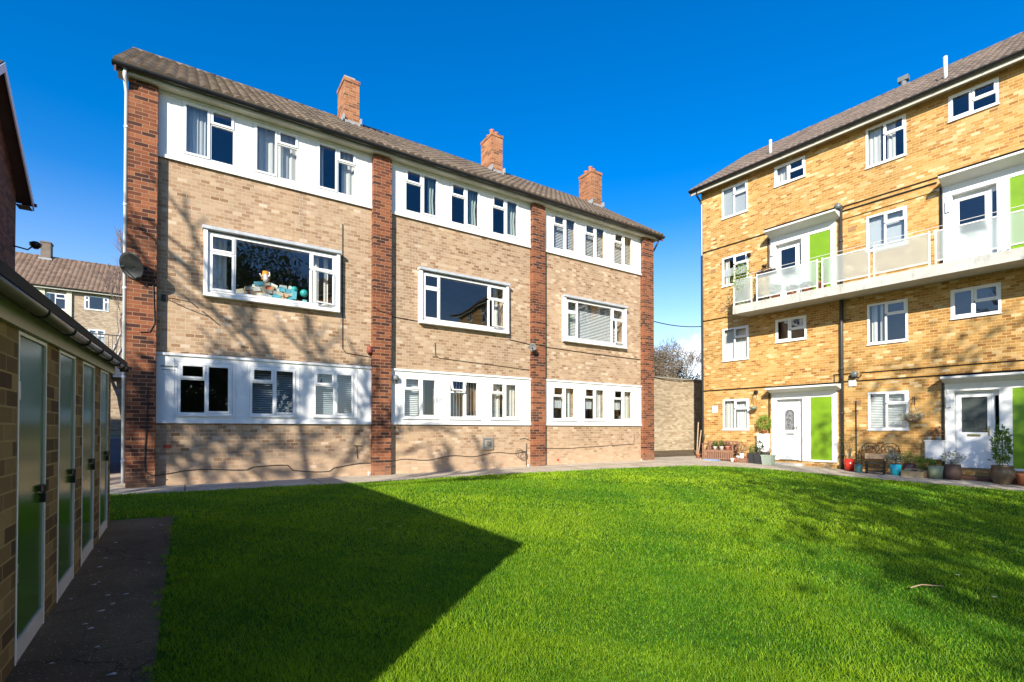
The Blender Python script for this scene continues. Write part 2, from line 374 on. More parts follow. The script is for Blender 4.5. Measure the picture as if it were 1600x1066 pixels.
def np_mesh(name, V, F, m, parent=None, rnd=None):
    """V (n,3), F (m,3|4) numpy; rnd per-vertex"""
    me = bpy.data.meshes.new(name); nf, kk = F.shape
    me.vertices.add(len(V)); me.vertices.foreach_set('co', V.astype(np.float32).ravel())
    me.loops.add(nf*kk); me.loops.foreach_set('vertex_index', F.astype(np.int32).ravel())
    me.polygons.add(nf); me.polygons.foreach_set('loop_start', np.arange(0, nf*kk, kk, dtype=np.int32))
    me.update(calc_edges=True)
    if rnd is not None:
        a = me.attributes.new('rnd', 'FLOAT', 'POINT'); a.data.foreach_set('value', rnd.astype(np.float32))
    me.materials.append(m)
    o = bpy.data.objects.new(name, me); COL.objects.link(o)
    if parent: o.parent = parent
    return o

# ------------------------------------------------------------------ terrain
YA = 12.066
def ss(a, b, x): t = np.clip((x-a)/(b-a), 0, 1); return t*t*(3-2*t)
def gz(X, Y):
    X = np.asarray(X, float); Y = np.asarray(Y, float)
    a = -.035*np.maximum(8.4-Y, 0)+.09*np.clip(Y-17, 0, 10)
    b = -.03*np.maximum(11.3-Y, 0)+.066*np.clip(Y-11.3, 0, 3)
    w = ss(4, 12, X); return np.maximum(a*(1-w)+b*w, -.6)
def g1(x, y): return float(gz(x, y))
def in_poly(X, Y, P):
    c = np.zeros(X.shape, bool); n = len(P)
    for i in range(n):
        x0, y0 = P[i]; x1, y1 = P[(i+1) % n]
        if y0 == y1: continue
        t = ((y0 > Y) != (y1 > Y)) & (X < (x1-x0)*(Y-y0)/(y1-y0)+x0); c ^= t
    return c
def sheet(name, xs, ys, mt, dz=0, poly=None, kind='structure'):
    X, Y = np.meshgrid(xs, ys); Z = gz(X, Y)+dz
    V = np.stack([X, Y, Z], -1).reshape(-1, 3); nx = len(xs); ny = len(ys)
    i, j = np.meshgrid(np.arange(nx-1), np.arange(ny-1)); a = (j*nx+i).ravel()
    F = np.stack([a, a+1, a+nx+1, a+nx], -1)
    if poly is not None:
        c = V[F].mean(1); F = F[in_poly(c[:, 0], c[:, 1], poly)]
        used = np.unique(F); mp = np.zeros(len(V), int); mp[used] = np.arange(len(used)); V = V[used]; F = mp[F]
    o = np_mesh(name, V, F, mt); o.data.polygons.foreach_set('use_smooth', [True]*len(o.data.polygons))
    return tag(o, kind=kind)
def poly_sheet(name, poly, mt, dz=0, kind='structure'):
    """polygon with clean edges, triangulated then draped (dense boundary)"""
    import bmesh
    bm = bmesh.new(); P = []
    for i in range(len(poly)):
        a = Vector(poly[i]); b = Vector(poly[(i+1) % len(poly)]); n = max(1, int((b-a).length/.5))
        P += [a.lerp(b, t/n) for t in range(n)]
    f = bm.faces.new([bm.verts.new((p.x, p.y, 0)) for p in P])
    for ax, vals in ((0, np.arange(-60, 60, 1.0)), (1, np.arange(-60, 90, 1.0))):
        for v in vals:
            co = (v, 0, 0) if ax == 0 else (0, v, 0); no = (1, 0, 0) if ax == 0 else (0, 1, 0)
            bmesh.ops.bisect_plane(bm, geom=bm.verts[:]+bm.edges[:]+bm.faces[:], plane_co=co, plane_no=no)
    for v in bm.verts: v.co.z = g1(v.co.x, v.co.y)+dz
    bmesh.ops.recalc_face_normals(bm, faces=bm.faces[:])
    me = bpy.data.meshes.new(name); bm.to_mesh(me); bm.free(); me.materials.append(mt)
    if len(me.polygons) and me.polygons[0].normal.z < 0: me.flip_normals()
    o = bpy.data.objects.new(name, me); COL.objects.link(o); return tag(o, kind=kind)
ax_x = np.concatenate([[-1500, -500, -150, -60], np.arange(-30, 31, 1.0), [60, 150, 500, 1500]])
ax_y = np.concatenate([[-1500, -500, -150, -60], np.arange(-30, 61, 1.0), [90, 150, 500, 1500]])
sheet('ground', ax_x, ax_y, GRASSG, -.03)
LAWN = [(-.13, -2), (-.13, 7.85), (-1.2, 7.9), (-2.6, 7.9), (-2.6, 10.7), (-1.03, 10.74), (1.12, 10.58), (3.0, 10.42), (5.1, 10.45), (6.92, 10.51), (8.99, 10.46), (11.45, 10.37),
        (12.64, 10.16), (13.6, 9.9), (14.4, 9.3), (14.75, 8.4), (14.85, 7.44), (14.92, 6.58), (15.03, 5.16), (15.2, 3.99), (15.4, 2.99), (15.8, -2), (16, -6), (-.13, -6)]
poly_sheet('path', [(-5.5, 7.4), (-5.5, 16.2), (13.9, 16.2), (13.9, 12.6), (20.5, 12.6), (20.5, -8), (-.76, -8), (-.76, 7.4)], MAT['path'], .004)
poly_sheet('shed_path', [(-.9, -4), (-.13, -4), (-.13, 7.85), (-.9, 7.85)], TARMAC, .012)
poly_sheet('alley_path', [(13.7, 12.5), (21, 12.5), (21, 15), (13.7, 15)], TARMAC, .012)
poly_sheet('lawn_soil', LAWN, GRASSG, .010)
poly_sheet('road', [(-40, 16.2), (13, 16.2), (13, 25.2), (-40, 25.2)], ROADM, .004)
MB().box(-40, 13, 25.2, 25.35, g1(0, 25.2)-.1, g1(0, 25.2)+.13).build('kerb', mat('kerb_stone', (.4, .38, .34), .9))['kind'] = 'structure'

# ------------------------------------------------------------------ grass
def grass():
    rs = np.random.RandomState(3)
    parts = []
    # bands by distance from the camera: density (blades per m2), width, height
    bands = [(0, 3.2, 17000, .0024, .031), (3.2, 5, 8500, .0034, .033), (5, 7.5, 3800, .0052, .034), (7.5, 11, 1700, .0082, .036), (11, 22, 700, .014, .038)]
    Vs = []; Fs = []; Rs = []; base = 0
    for d0, d1, dens, bw, bh in bands:
        n = int((d1*d1-d0*d0)*math.pi*.36*dens)
        r = np.sqrt(rs.uniform(d0*d0, d1*d1, n)); th = rs.uniform(R(-28), R(100), n)
        X = r*np.cos(th); Y = r*np.sin(th)
        u = (X*.83525-Y*.54986)/(np.maximum(X*.54982+Y*.83520, .01))
        ok = in_poly(X+.035*np.sin(9*X+5*Y)+.03*np.sin(23*Y-11*X)+rs.normal(0, .012, n), Y+.035*np.sin(8*X-6*Y)+.03*np.sin(21*X+13*Y), LAWN) & (np.abs(u) < 1.12) & (X*.55+Y*.835 > 1.2)
        X = X[ok]; Y = Y[ok]; n = len(X)
        # clumps: low frequency height/colour field
        f = (np.sin(X*2.1+np.sin(Y*1.7)*1.3)+np.sin(Y*2.7+np.sin(X*1.9)*1.5)+np.sin(X*5.3+Y*4.1)*.6+np.sin(X*9.1-Y*7.7)*.5+np.sin(X*17+Y*13)*.4)/3.5
        h = bh*(1+.55*f)*rs.uniform(.45, 1.25, n); w = bw*rs.uniform(.6, 1.4, n)
        a = rs.uniform(0, 2*math.pi, n); lean = h*rs.uniform(.2, 1.1, n); la = rs.uniform(0, 2*math.pi, n)+.6*f
        z0 = gz(X, Y)+.008
        dx, dy = np.cos(a)*w/2, np.sin(a)*w/2; lx, ly = np.cos(la)*lean, np.sin(la)*lean
        P0 = np.stack([X-dx, Y-dy, z0], -1); P1 = np.stack([X+dx, Y+dy, z0], -1)
        P2 = np.stack([X+dx*.8+lx*.4, Y+dy*.8+ly*.4, z0+h*.62], -1); P3 = np.stack([X-dx*.8+lx*.4, Y-dy*.8+ly*.4, z0+h*.62], -1)
        P4 = np.stack([X+lx, Y+ly, z0+h*.92], -1)
        V = np.stack([P0, P1, P2, P3, P4], 1).reshape(-1, 3); i = base+np.arange(n)*5
        F = np.concatenate([np.stack([i, i+1, i+2], -1), np.stack([i, i+2, i+3], -1), np.stack([i+3, i+2, i+4], -1)])
        f2 = (np.sin(X*.9+1.3*np.sin(Y*.7))+np.sin(Y*1.1+X*.5)+.7*np.sin(X*3.1-Y*2.3)+.5*np.sin(X*6.7+Y*5.9+np.sin(Y*3)))/3.2
        c = np.clip(.50+.20*f+.36*f2+rs.normal(0, .22, n), 0, 1)
        Vs.append(V); Fs.append(F); Rs.append(np.repeat(c, 5)); base += n*5
    o = np_mesh('lawn_grass', np.concatenate(Vs), np.concatenate(Fs), BLADE, rnd=np.concatenate(Rs))
    tag(o, 'bright green mown lawn between the two brick blocks', 'grass', kind='stuff')
grass()

# ------------------------------------------------------------------ windows
LAY = {  # panes as (x0,x1,z0,z1,sash) fractions of the opening
    'tall_left': [(0, .52, 0, 1, 1), (.52, 1, .70, 1, 1), (.52, 1, 0, .70, 0)],
    'tall_right': [(.5, 1, 0, 1, 1), (0, .5, .68, 1, 1), (0, .5, 0, .68, 0)],
    'tall_right_open': [(.5, 1, 0, 1, 1), (0, .5, .66, 1, 2), (0, .5, 0, .66, 0)],
    'picture': [(0, .19, .68, 1, 1), (0, .19, 0, .68, 1), (.19, .78, 0, 1, 0), (.78, 1, .66, 1, 1), (.78, 1, 0, .66, 3)],
    'b_casement': [(0, .47, 0, 1, 0), (.47, 1, .68, 1, 1), (.47, 1, 0, .68, 0)],
    'b_small': [(0, .48, 0, 1, 1), (.48, 1, .48, 1, 1), (.48, 1, 0, .48, 0)],
    'plain': [(0, .5, 0, 1, 1), (.5, 1, .6, 1, 1), (.5, 1, 0, .6, 0)],
}
def wavy(x0, x1, z0, z1, y, amp=.025, wl=.09, n=None, gather=0):
    b = MB(); n = n or max(6, int((x1-x0)/wl*6)); ph = random.uniform(0, 6)
    zs = [z0, (z0+z1)/2, z1]; rows = []
    for zi, z in enumerate(zs):
        t = zi/2; xs = []
        for i in range(n+1):
            x = x0+(x1-x0)*i/n
            if gather: x = x0+(x-x0)*(1-gather*.5*(1-abs(2*t-1)))
            xs.append((x, y+amp*sin(ph+2*math.pi*(x0+(x1-x0)*i/n)/wl)+.008*sin(i*1.7), z))
        rows.append(xs)
    for xs in rows: b.v += xs
    for r in range(2):
        for i in range(n):
            a = r*(n+1)+i; b.f.append((a, a+1, a+n+2, a+n+1))
    return b
def window(par, x0, x1, z0, z1, lay, y=.0, cur=None, fw=.048, name='window', detail=True, back=.10, sill=True):
    """par: building; opening x0..x1, z0..z1, frame face at y"""
    b = MB(); d = .06; W_, H_ = x1-x0, z1-z0; g = .004
    b.box(x0+g, x1-g, y, y+d, z0+g, z0+fw); b.box(x0+g, x1-g, y, y+d, z1-fw, z1-g)
    b.box(x0+g, x0+fw, y, y+d, z0+fw, z1-fw); b.box(x1-fw, x1-g, y, y+d, z0+fw, z1-fw)
    panes = []; opens = []
    L_ = LAY[lay]
    seams_v = set(); 
    for (a, c, e, f, s) in L_:
        X0, X1, Z0, Z1 = x0+a*W_, x0+c*W_, z0+e*H_, z0+f*H_
        hx0 = fw if a == 0 else fw*.38; hx1 = fw if c == 1 else fw*.38; hz0 = fw if e == 0 else fw*.38; hz1 = fw if f == 1 else fw*.38
        if a > 0 and (a, e, f) not in seams_v:
            seams_v.add((a, e, f)); b.box(X0-fw*.38, X0+fw*.38, y+.002, y+d-.002, Z0+hz0, Z1-hz1)
        if e > 0: b.box(X0+hx0, X1-hx1, y+.003, y+d-.003, Z0-fw*.38, Z0+fw*.38)
        ix0, ix1, iz0, iz1 = X0+hx0, X1-hx1, Z0+hz0, Z1-hz1
        if s:
            t = .032; ys = y-.016
            if s == 1:
                o_ = .012
                b.box(ix0-o_, ix1+o_, ys, y+.03, iz0-o_, iz0+t); b.box(ix0-o_, ix1+o_, ys, y+.03, iz1-t, iz1+o_)
                b.box(ix0-o_, ix0+t, ys, y+.03, iz0+t, iz1-t); b.box(ix1-t, ix1+o_, ys, y+.03, iz0+t, iz1-t)
                panes.append(((ix0+t-.01, y+.01, iz0+t-.01), (ix1-t+.01, y+.01, iz0+t-.01), (ix1-t+.01, y+.01, iz1-t+.01), (ix0+t-.01, y+.01, iz1-t+.01)))
            else:           # 2: top-hung pushed open, 3: side-hung pushed open
                opens.append((s, ix0, ix1, iz0, iz1, t, ys))
        else:
            panes.append(((ix0-.01, y+.028, iz0-.01), (ix1+.01, y+.028, iz0-.01), (ix1+.01, y+.028, iz1+.01), (ix0-.01, y+.028, iz1+.01)))
    for (s, ix0, ix1, iz0, iz1, t, ys) in opens:
        w_, h_ = ix1-ix0, iz1-iz0
        if s == 2:
            hinge = Vector((ix0, ys, iz1)); ang = R(20); ex = Vector((1, 0, 0)); ez = Vector((0, -sin(ang), -cos(ang)))
        else:
            hinge = Vector((ix1, ys, iz1)); ang = R(14); ex = Vector((-cos(ang), -sin(ang), 0)); ez = Vector((0, 0, -1))
        ny = ex.cross(ez).normalized()*.02
        def bar(u0, u1, v0, v1): c = hinge+ex*((u0+u1)/2)+ez*((v0+v1)/2); b.obox(c, ex*((u1-u0)/2), ez*((v1-v0)/2), ny)
        bar(0, w_, 0, t); bar(0, w_, h_-t, h_); bar(0, t, t, h_-t); bar(w_-t, w_, t, h_-t)
        panes.append(tuple(tuple(hinge+ex*u+ez*v) for u, v in ((t, t), (w_-t, t), (w_-t, h_-t), (t, h_-t))))
    fr = b.build(name, WHITE, par)
    if sill:
        MB().box(x0-.01, x1+.01, y-.035, y+.02, z0-.028, z0+.002).build('sill', WHITE, fr)
    p = MB()
    for q in panes: p.quad(*q)
    p.build('pane', GLASS, fr)
    yb = y+d+back
    if cur:
        for c in (cur if isinstance(cur, (list, tuple)) else [cur]):
            kind, *ar = c.split(':'); a, e = (float(v) for v in ar[0].split('-')) if ar else (0, 1)
            X0, X1 = x0+.03+a*(W_-.06), x0+.03+e*(W_-.06)
            if kind == 'drape': wavy(X0, X1, z0+.01, z1-.02, yb, .016, .12).build('curtain', CURT, fr, True)
            elif kind == 'gdrape': wavy(X0, X1, z0+.01, z1-.02, yb, .03, .09, gather=.4).build('curtain', CURTG, fr, True)
            elif kind == 'net': wavy(X0, X1, z0+.01, z1-.02, yb-.03, .012, .07).build('net_curtain', NET, fr, True)
            elif kind == 'half': wavy(X0, X1, z0+.35*H_, z0+.62*H_, yb-.03, .012, .07).build('net_curtain', NET, fr, True)
            elif kind in ('blind', 'gblind'):
                s_ = MB(); nn = int((z1-z0)/.05)
                for i in range(nn):
                    z = z0+.03+(H_-.06)*i/nn; s_.quad((X0, yb-.012, z), (X1, yb-.012, z), (X1, yb+.014, z+.036), (X0, yb+.014, z+.036))
                s_.build('blind', BLIND if kind == 'blind' else BLINDB, fr)
            elif kind == 'vblind':
                s_ = MB(); nn = int((X1-X0)/.085)
                for i in range(nn):
                    x = X0+(X1-X0)*i/nn; s_.quad((x, yb-.02, z0), (x+.065, yb+.03, z0), (x+.065, yb+.03, z1-.05), (x, yb-.02, z1-.05))
                s_.build('blind', BLIND, fr)
            elif kind == 'frost':
                MB().quad((X0, yb-.06, z0), (X1, yb-.06, z0), (X1, yb-.06, z1), (X0, yb-.06, z1)).build('blind', NET, fr)
            elif kind == 'roller':
                MB().box(X0, X1, yb, yb+.004, z0+.15*H_, z1).build('blind', NET, fr)
    return fr

def wall_holes(b, x0, x1, z0, z1, holes, y=0, t=.28):
    """front skin with rectangular openings + reveals, y is the outer face"""
    xs = sorted(set([x0, x1]+[h[0] for h in holes]+[h[1] for h in holes])); zs = sorted(set([z0, z1]+[h[2] for h in holes]+[h[3] for h in holes]))
    xs = [x for x in xs if x0 <= x <= x1]; zs = [z for z in zs if z0 <= z <= z1]
    for i in range(len(xs)-1):
        for j in range(len(zs)-1):
            cx, cz = (xs[i]+xs[i+1])/2, (zs[j]+zs[j+1])/2
            if any(h[0] < cx < h[1] and h[2] < cz < h[3] for h in holes): continue
            b.quad((xs[i], y, zs[j]), (xs[i+1], y, zs[j]), (xs[i+1], y, zs[j+1]), (xs[i], y, zs[j+1]))
    for h in holes:
        a, c, e, f = h
        b.quad((a, y, e), (a, y+t, e), (a, y+t, f), (a, y, f)); b.quad((c, y+t, e), (c, y, e), (c, y, f), (c, y+t, f))
        b.quad((a, y, e), (c, y, e), (c, y+t, e), (a, y+t, e)); b.quad((a, y+t, f), (c, y+t, f), (c, y, f), (a, y, f))
    return b
def tiled_slope(b, x0, x1, y0, z0, y1, z1, period=.2, row=.32, flip=False):
    """rolled interlocking tiles from the eave (y0,z0) up to the ridge (y1,z1)"""
    L_ = math.hypot(y1-y0, z1-z0); uy, uz = (y1-y0)/L_, (z1-z0)/L_; ny, nz = -uz, uy
    if nz < 0: ny, nz = -ny, -nz
    nr = max(1, int(round(L_/row))); ns = int((x1-x0)/period*8)
    xs = np.linspace(x0, x1, ns+1); prof = .052*np.abs(np.sin(np.pi*xs/period))**.75
    base = len(b.v)
    for r in range(nr):
        for e, lift in ((0, .016), (1, .003)):
            t = (r+e)*L_/nr
            for i in range(ns+1):
                h = lift+prof[i]; jx = 0
                b.v.append((float(xs[i]), y0+uy*t+ny*h, z0+uz*t+nz*h))
    w = ns+1
    for r in range(nr):
        a = base+r*2*w
        for i in range(ns):
            q = (a+i, a+i+1, a+w+i+1, a+w+i); b.f.append(q if not flip else q[::-1])
        if r < nr-1:
            for i in range(ns):
                q = (a+w+i, a+w+i+1, a+2*w+i+1, a+2*w+i); b.f.append(q)
    for i in range(ns):   # front edge thickness
        b.v += [(float(xs[i]), y0, z0-.01), (float(xs[i+1]), y0, z0-.01)]; k2 = len(b.v)
        b.f.append((k2-2, k2-1, base+i+1, base+i))
    return b
def gable_roof(par, x0, x1, D, zeave, zridge, tile, over=.34, wall_mat=None, gx0=None, gx1=None, back=True, ridge=True, period=.2, cname='roof'):
    """ridge along x at y=D/2"""
    r = MB(); tiled_slope(r, x0, x1, -over, zeave, D/2, zridge, period)
    if back: tiled_slope(r, x0, x1, D+over, zeave, D/2, zridge, period, flip=True)
    else: r.quad((x0, D/2, zridge), (x1, D/2, zridge), (x1, D+over, zeave), (x0, D+over, zeave))
    ro = r.build(cname, tile, par)
    if ridge:
        b = MB(); n = int((x1-x0)/.45)
        for i in range(n):
            xa = x0+(x1-x0)*i/n; xb = x0+(x1-x0)*(i+1)/n
            b.tube([(xa, D/2, zridge-.03), (xb-.008, D/2, zridge-.03)], [.085, .092], 8)
        b.build('ridge_tiles', tile, ro, True)
    return ro
def gutter(par, x0, x1, y, z, m, r=.058, name='gutter'):
    b = MB(); n = 8
    for k2, (ra, s) in enumerate(((r, 1), (r-.006, -1))):
        base = len(b.v)
        for x in (x0, x1):
            for j in range(n+1):
                t = math.pi+math.pi*j/n; b.v.append((x, y+ra*cos(t), z+ra*sin(t)))
        for j in range(n): q = (base+j, base+j+1, base+n+2+j, base+n+1+j); b.f.append(q if s > 0 else q[::-1])
    for x in (x0, x1):
        i = len(b.v); b.v += [(x, y+r*cos(math.pi+math.pi*j/n), z+r*sin(math.pi+math.pi*j/n)) for j in range(n+1)]; b.f.append(tuple(range(i, i+n+1)))
    for x in np.arange(x0+.5, x1, 1.0):
        b.tube([(x, y+(r+.006)*cos(math.pi+math.pi*j/n), z+(r+.006)*sin(math.pi+math.pi*j/n)) for j in range(n+1)], .007, 4)
    return b.build(name, m, par)

# ------------------------------------------------------------------ block A (left, three storeys, buff brick with red piers)
BAYS = [0, 4.74, 9.53]
def block_a():
    A = thing('brick_apartment_block', 'three storey buff brick block with red brick piers and white window bands', 'building', (0, YA, 0))
    WT = [(-.11, .86), (1.18, 2.13), (2.48, 3.43)]
    pil = [(-.93, -.49), (3.80, 4.26), (8.59, 9.05), (13.36, 13.86)]
    z_eave = 7.90
    cur_t = [[['net:0-.5', 'drape:0-.3'], ['drape:.05-.5', 'drape:.55-1'], ['drape:.02-.2', 'drape:.68-1']],
             [['gdrape:.75-1'], ['gdrape:.72-1'], ['gdrape:.7-1']], [['blind'], ['blind'], ['blind']]]
    cur_g = [[[], ['gblind'], ['gblind']], [['blind:.0-.5', 'drape:.52-.7'], ['vblind'], ['drape:.05-.45', 'drape:.55-1']],
             [['drape:.55-.95', 'half:0-.5'], ['half:0-.5', 'drape:.6-1'], ['drape:.6-1', 'half:0-.5']]]
    holes = []; wins = []
    for k2, o in enumerate(BAYS):
        for i, (a, c) in enumerate(WT):
            holes.append((a+o, c+o, 6.70, 7.84)); wins.append((a+o, c+o, 6.70, 7.84, 'tall_left' if k2 == 0 else 'tall_right', -.03, cur_t[k2][i]))
            lay = 'tall_right_open' if (k2, i) == (1, 1) else 'tall_right'
            holes.append((a+o-.03, c+o-.03, 1.42, 2.50)); wins.append((a+o-.03, c+o-.03, 1.42, 2.50, lay, -.03, cur_g[k2][i]))
        holes.append((.36+o, 2.94+o, 3.97, 5.22))
        wins.append((.36+o, 2.94+o, 3.97, 5.22, 'picture', -.085, [['drape:.02-.13', 'drape:.80-.88', 'drape:.92-.96'], ['drape:.9-.97'], ['blind']][k2]))
    b = MB(); wall_holes(b, -.93, 13.86, -.5, 8.0, holes, 0, .26)
    D = 7.0
    for x in (-.93, 13.86): b.quad((x, 0, -.5), (x, D, -.5), (x, D, 8.0), (x, 0, 8.0)); b.quad((x, 0, 8.0), (x, D, 8.0), (x, D/2+.001, 10.45), (x, D/2, 10.45))
    b.quad((-.93, D, -.5), (13.86, D, -.5), (13.86, D, 8), (-.93, D, 8))
    b.build('wall', MAT['buff_brick'], A)
    # plain room backing
    r = MB()
    for z in (.25, 2.95, 5.6): r.box(-.9, 13.83, .27, 5, z, z+.12)
    r.box(-.9, 13.83, 3.6, 3.7, -.4, 8.4)
    for o in (-.5, 4.0, 8.8, 13.4): r.box(o, o+.1, .27, 3.6, -.4, 8.4)
    r.box(-.9, 13.83, .27, 6.9, 8.4, 8.45)
    r.build('interior_walls', DARKIN, A)
    for (x0, x1) in pil:
        p = MB().box(x0, x1, -.15, .05, -.5, 7.86)
        p.build('pier', MAT['red_brick'], A)
    # end returns in red brick
    MB().box(13.862, 13.88, -.15, 7.0, -.5, 7.9).build('end_wall', MAT['red_brick'], A)
    MB().box(-.95, -.932, -.15, 7.0, -.5, 7.9).build('end_wall', MAT['red_brick'], A)
    # white painted boards round the top and ground windows
    for k2, o in enumerate(BAYS):
        xa, xb = pil[k2][1]+.002, pil[k2+1][0]-.002
        for (z0, z1, key) in ((6.58, 7.88, 0), (1.28, 2.62, -.03)):
            hs = [(a+o+key, c+o+key, *((6.70, 7.84) if key == 0 else (1.42, 2.50))) for a, c in WT]
            bd = MB(); wall_holes(bd, xa, xb, z0, z1, hs, -.026, .03)
            bd.quad((xa, -.026, z0), (xa, 0, z0), (xb, 0, z0), (xb, -.026, z0)); bd.quad((xa, -.026, z1), (xb, -.026, z1), (xb, 0, z1), (xa, 0, z1))
            band = bd.build('window_band', PANEL, A)
            t = MB().box(xa, xb, -.055, -.028, z0-.03, z0+.035)
            if key: t.box(xa, xb, -.06, -.028, z1-.01, z1+.04)
            else:
                t.box(xa, xb, -.05, -.028, z1-.05, z1-.001)
            # joint covers between the boards
            for x in ((hs[0][0]-.06, hs[0][1]+.05, hs[1][0]-.06, hs[1][1]+.05, hs[2][0]-.06, hs[2][1]+.05) if key else ()):
                t.box(x-.006, x+.006, -.034, -.027, z0+.04, z1-.05)
            t.build('band_trim', PANEL, band)
    for w in wins:
        big = w[4] == 'picture'
        f = window(A, *w[:4], w[4], w[5], w[6], fw=.052 if not big else .055, name='window', back=.2 if big else .12, sill=(w[2] < 3))
        if big:
            x0, x1, z0, z1 = w[:4]
            e = MB(); yy = -.135
            e.box(x0-.075, x0-.002, yy, .02, z0-.02, z1+.03); e.box(x1+.002, x1+.075, yy, .02, z0-.02, z1+.03)
            e.box(x0-.075, x1+.075, yy-.01, .02, z0-.095, z0-.022)
            e.build('window_surround', WHITE, f)
            MB().box(x0-.10, x1+.10, yy-.04, .02, z1+.032, z1+.10).build('hood', LICHEN, f, bevel=.006)
    # eaves
    ro = gable_roof(A, -1.17, 14.16, D, 8.02, 10.68, TILE_A)
    MB().box(-1.12, 14.10, -.27, -.245, 7.865, 7.99).build('fascia', CREAM, A)
    MB().box(-1.12, 14.10, -.244, .02, 7.885, 7.90).build('soffit', SOFF, A)
    for x in (-1.15, 14.10):
        v = MB(); v.pyz([(-.36, 7.80), (-.36, 7.96), (D/2, 10.60), (D+.36, 7.96), (D+.36, 7.80), (D/2, 10.40)], x, x+.025); v.build('bargeboard', mat('brown_bargeboard', (.10, .045, .03), .6), ro)
        v = MB(); xx = (x+.026, -.952) if x < 0 else (13.882, x-.001)
        v.pyz([(-.3, 7.90), (D/2, 10.42), (D/2, 10.40), (-.3, 7.88)], *xx); v.build('verge_soffit', mat('dark_soffit', (.10, .07, .05), .8), ro)
    g = gutter(A, -1.19, 14.20, -.335, 7.985, BLACKP, .072)
    # chimneys
    for i, (x0, x1, zt) in enumerate(((3.80, 4.24, 11.42), (8.82, 9.26, 11.45), (13.45, 14.0, 11.5))):
        c = MB().box(x0, x1, 2.6, 3.35, 9.2, zt-.10); c.box(x0-.02, x1+.02, 2.58, 3.37, zt-.098, zt)
        ch = c.build('chimney', MAT['chimney_brick'], ro)
        MB().box(x0-.06, x1+.06, 2.50, 2.595, 9.85, 10.12).box(x0-.05, x0-.005, 2.50, 3.45, 9.9, 10.28).box(x1+.005, x1+.05, 2.5, 3.45, 9.9, 10.28).build('flashing', LEAD, ch)
        if i == 0:
            MB().box(x0+.08, x1-.1, 2.8, 3.1, zt, zt+.10).box(x0+.04, x1-.08, 2.76, 3.14, zt+.102, zt+.16).build('chimney_cap', mat('old_mortar', (.4, .33, .28), .9), ch)
        else:
            for (px, py) in ((.12, 2.8), (.32, 2.86), (.2, 3.15)):
                MB().lathe([(.085, 0), (.085, .03), (.07, .05), (.075, .15), (.09, .17), (.09, .20), (.06, .20), (.06, .05)], (x0+px, py, zt), 12).build('chimney_pot', TERRA, ch, True)
        # dark missing-tile / vent patch beside the stack
        if i < 2:
            v = MB(); n_ = Vector((0, -.62, .785))
            for j in range(6 if i == 0 else 3):
                xx = x1+.25+j*.15; v.obox((xx, 3.02+.03*(j % 2), 10.40+.02*(j % 2)), (.075, 0, 0), (0, .09, .07), (0, -.012, .016))
            v.build('roof_vent', BLACKP, ro)
    # white downpipe on the left corner, with hopper and clips
    p = MB().tube([(-1.0, -.30, 7.93), (-1.0, -.27, 7.80), (-.985, -.10, 7.60), (-.985, -.10, .10)], .034, 10)
    for z in (6.9, 5.4, 3.8, 2.1, .5): p.tube([(-.985, -.10, z), (-.985, -.10, z+.05)], .040, 10)
    p.build('downpipe', WPIPE, A, True)
    p = MB().tube([(14.02, -.28, 7.9), (13.98, -.22, 7.72), (13.93, -.1, 7.5), (13.93, .1, 7.42)], .033, 8); p.build('downpipe', BLACKP, A, True)
    # cables clipped over the wall
    def cab(pts, r=.009, m=BLACKM, nm='cable'): return MB().tube(pts, r, 5).build(nm, m, A)
    cab([(-.62, -.16, 1.95), (-.63, -.165, 1.2), (-.66, -.165, .65), (-.65, -.165, .32), (-.55, -.165, .23), (-.485, -.165, .24)], .011)
    pts = [(-.485, -.01, .24)]
    for i in range(44): x = -.48+i*.1; pts.append((x, -.012, .26+.03*sin(x*1.9)+.03*sin(x*3.7+1)+(.05 if 1.2 < x < 2 else 0)-(.06 if 2 < x < 2.9 else 0)))
    pts.append((3.79, -.012, .36)); cab(pts, .009)
    pts = [(4.27+i*.12, -.012, .32+.035*sin(i*.55)+.0045*i) for i in range(36)]; cab(pts, .008)
    cab([(3.81, -.158, .36), (4.25, -.158, .33)], .009)
    cab([(3.10, -.01, 6.03), (3.11, -.01, 3.05), (3.2, -.01, 2.95), (3.79, -.01, 2.90)], .010)
    cab([(3.81, -.158, 4.1), (4.0, -.158, 4.02), (4.25, -.158, 3.98)], .010)
    cab([(4.27, -.01, 3.97), (5.0, -.012, 3.93)], .010); cab([(7.83, -.01, 3.74), (8.585, -.012, 3.66)], .012)
    cab([(8.6, -.158, 3.66), (9.04, -.158, 3.64)], .012); cab([(9.06, -.01, 3.64), (11, -.012, 3.60), (13.35, -.012, 3.58)], .012); cab([(13.37, -.158, 3.58), (13.86, -.158, 3.58)], .012)
    cab([(5.5, -.01, 3.42), (5.52, -.01, 3.08), (5.62, -.01, 3.02), (8.58, -.012, 2.90)], .009)
    cab([(9.06, -.01, .55), (10, -.012, .53), (13.0, -.012, .62), (13.02, -.012, .95)], .008)
    for ang in range(3):
        c0 = (8.35-.1*ang, .34+.05*ang); cab([(c0[0]+.13*cos(t*.7), -.03-.02*ang, c0[1]+.13*sin(t*.7)) for t in range(10)], .006)
    cab([(8.42, -.03, .05), (8.44, -.03, .72)], .010); cab([(8.2, -.02, .85), (8.4, -.02, .86), (8.58, -.02, .8)], .007)
    cab([(3.45, -.02, .72), (3.47, -.02, .42)], .008); cab([(3.38, -.02, .74), (3.6, -.02, .72)], .007)
    for (x, y) in ((3.72, -.1), (8.47, -.08), (13.3, -.08)):
        MB().tube([(x, y, 0), (x, y, .10)], .022, 8).build('drain_pipe', WPIPE, A, True)
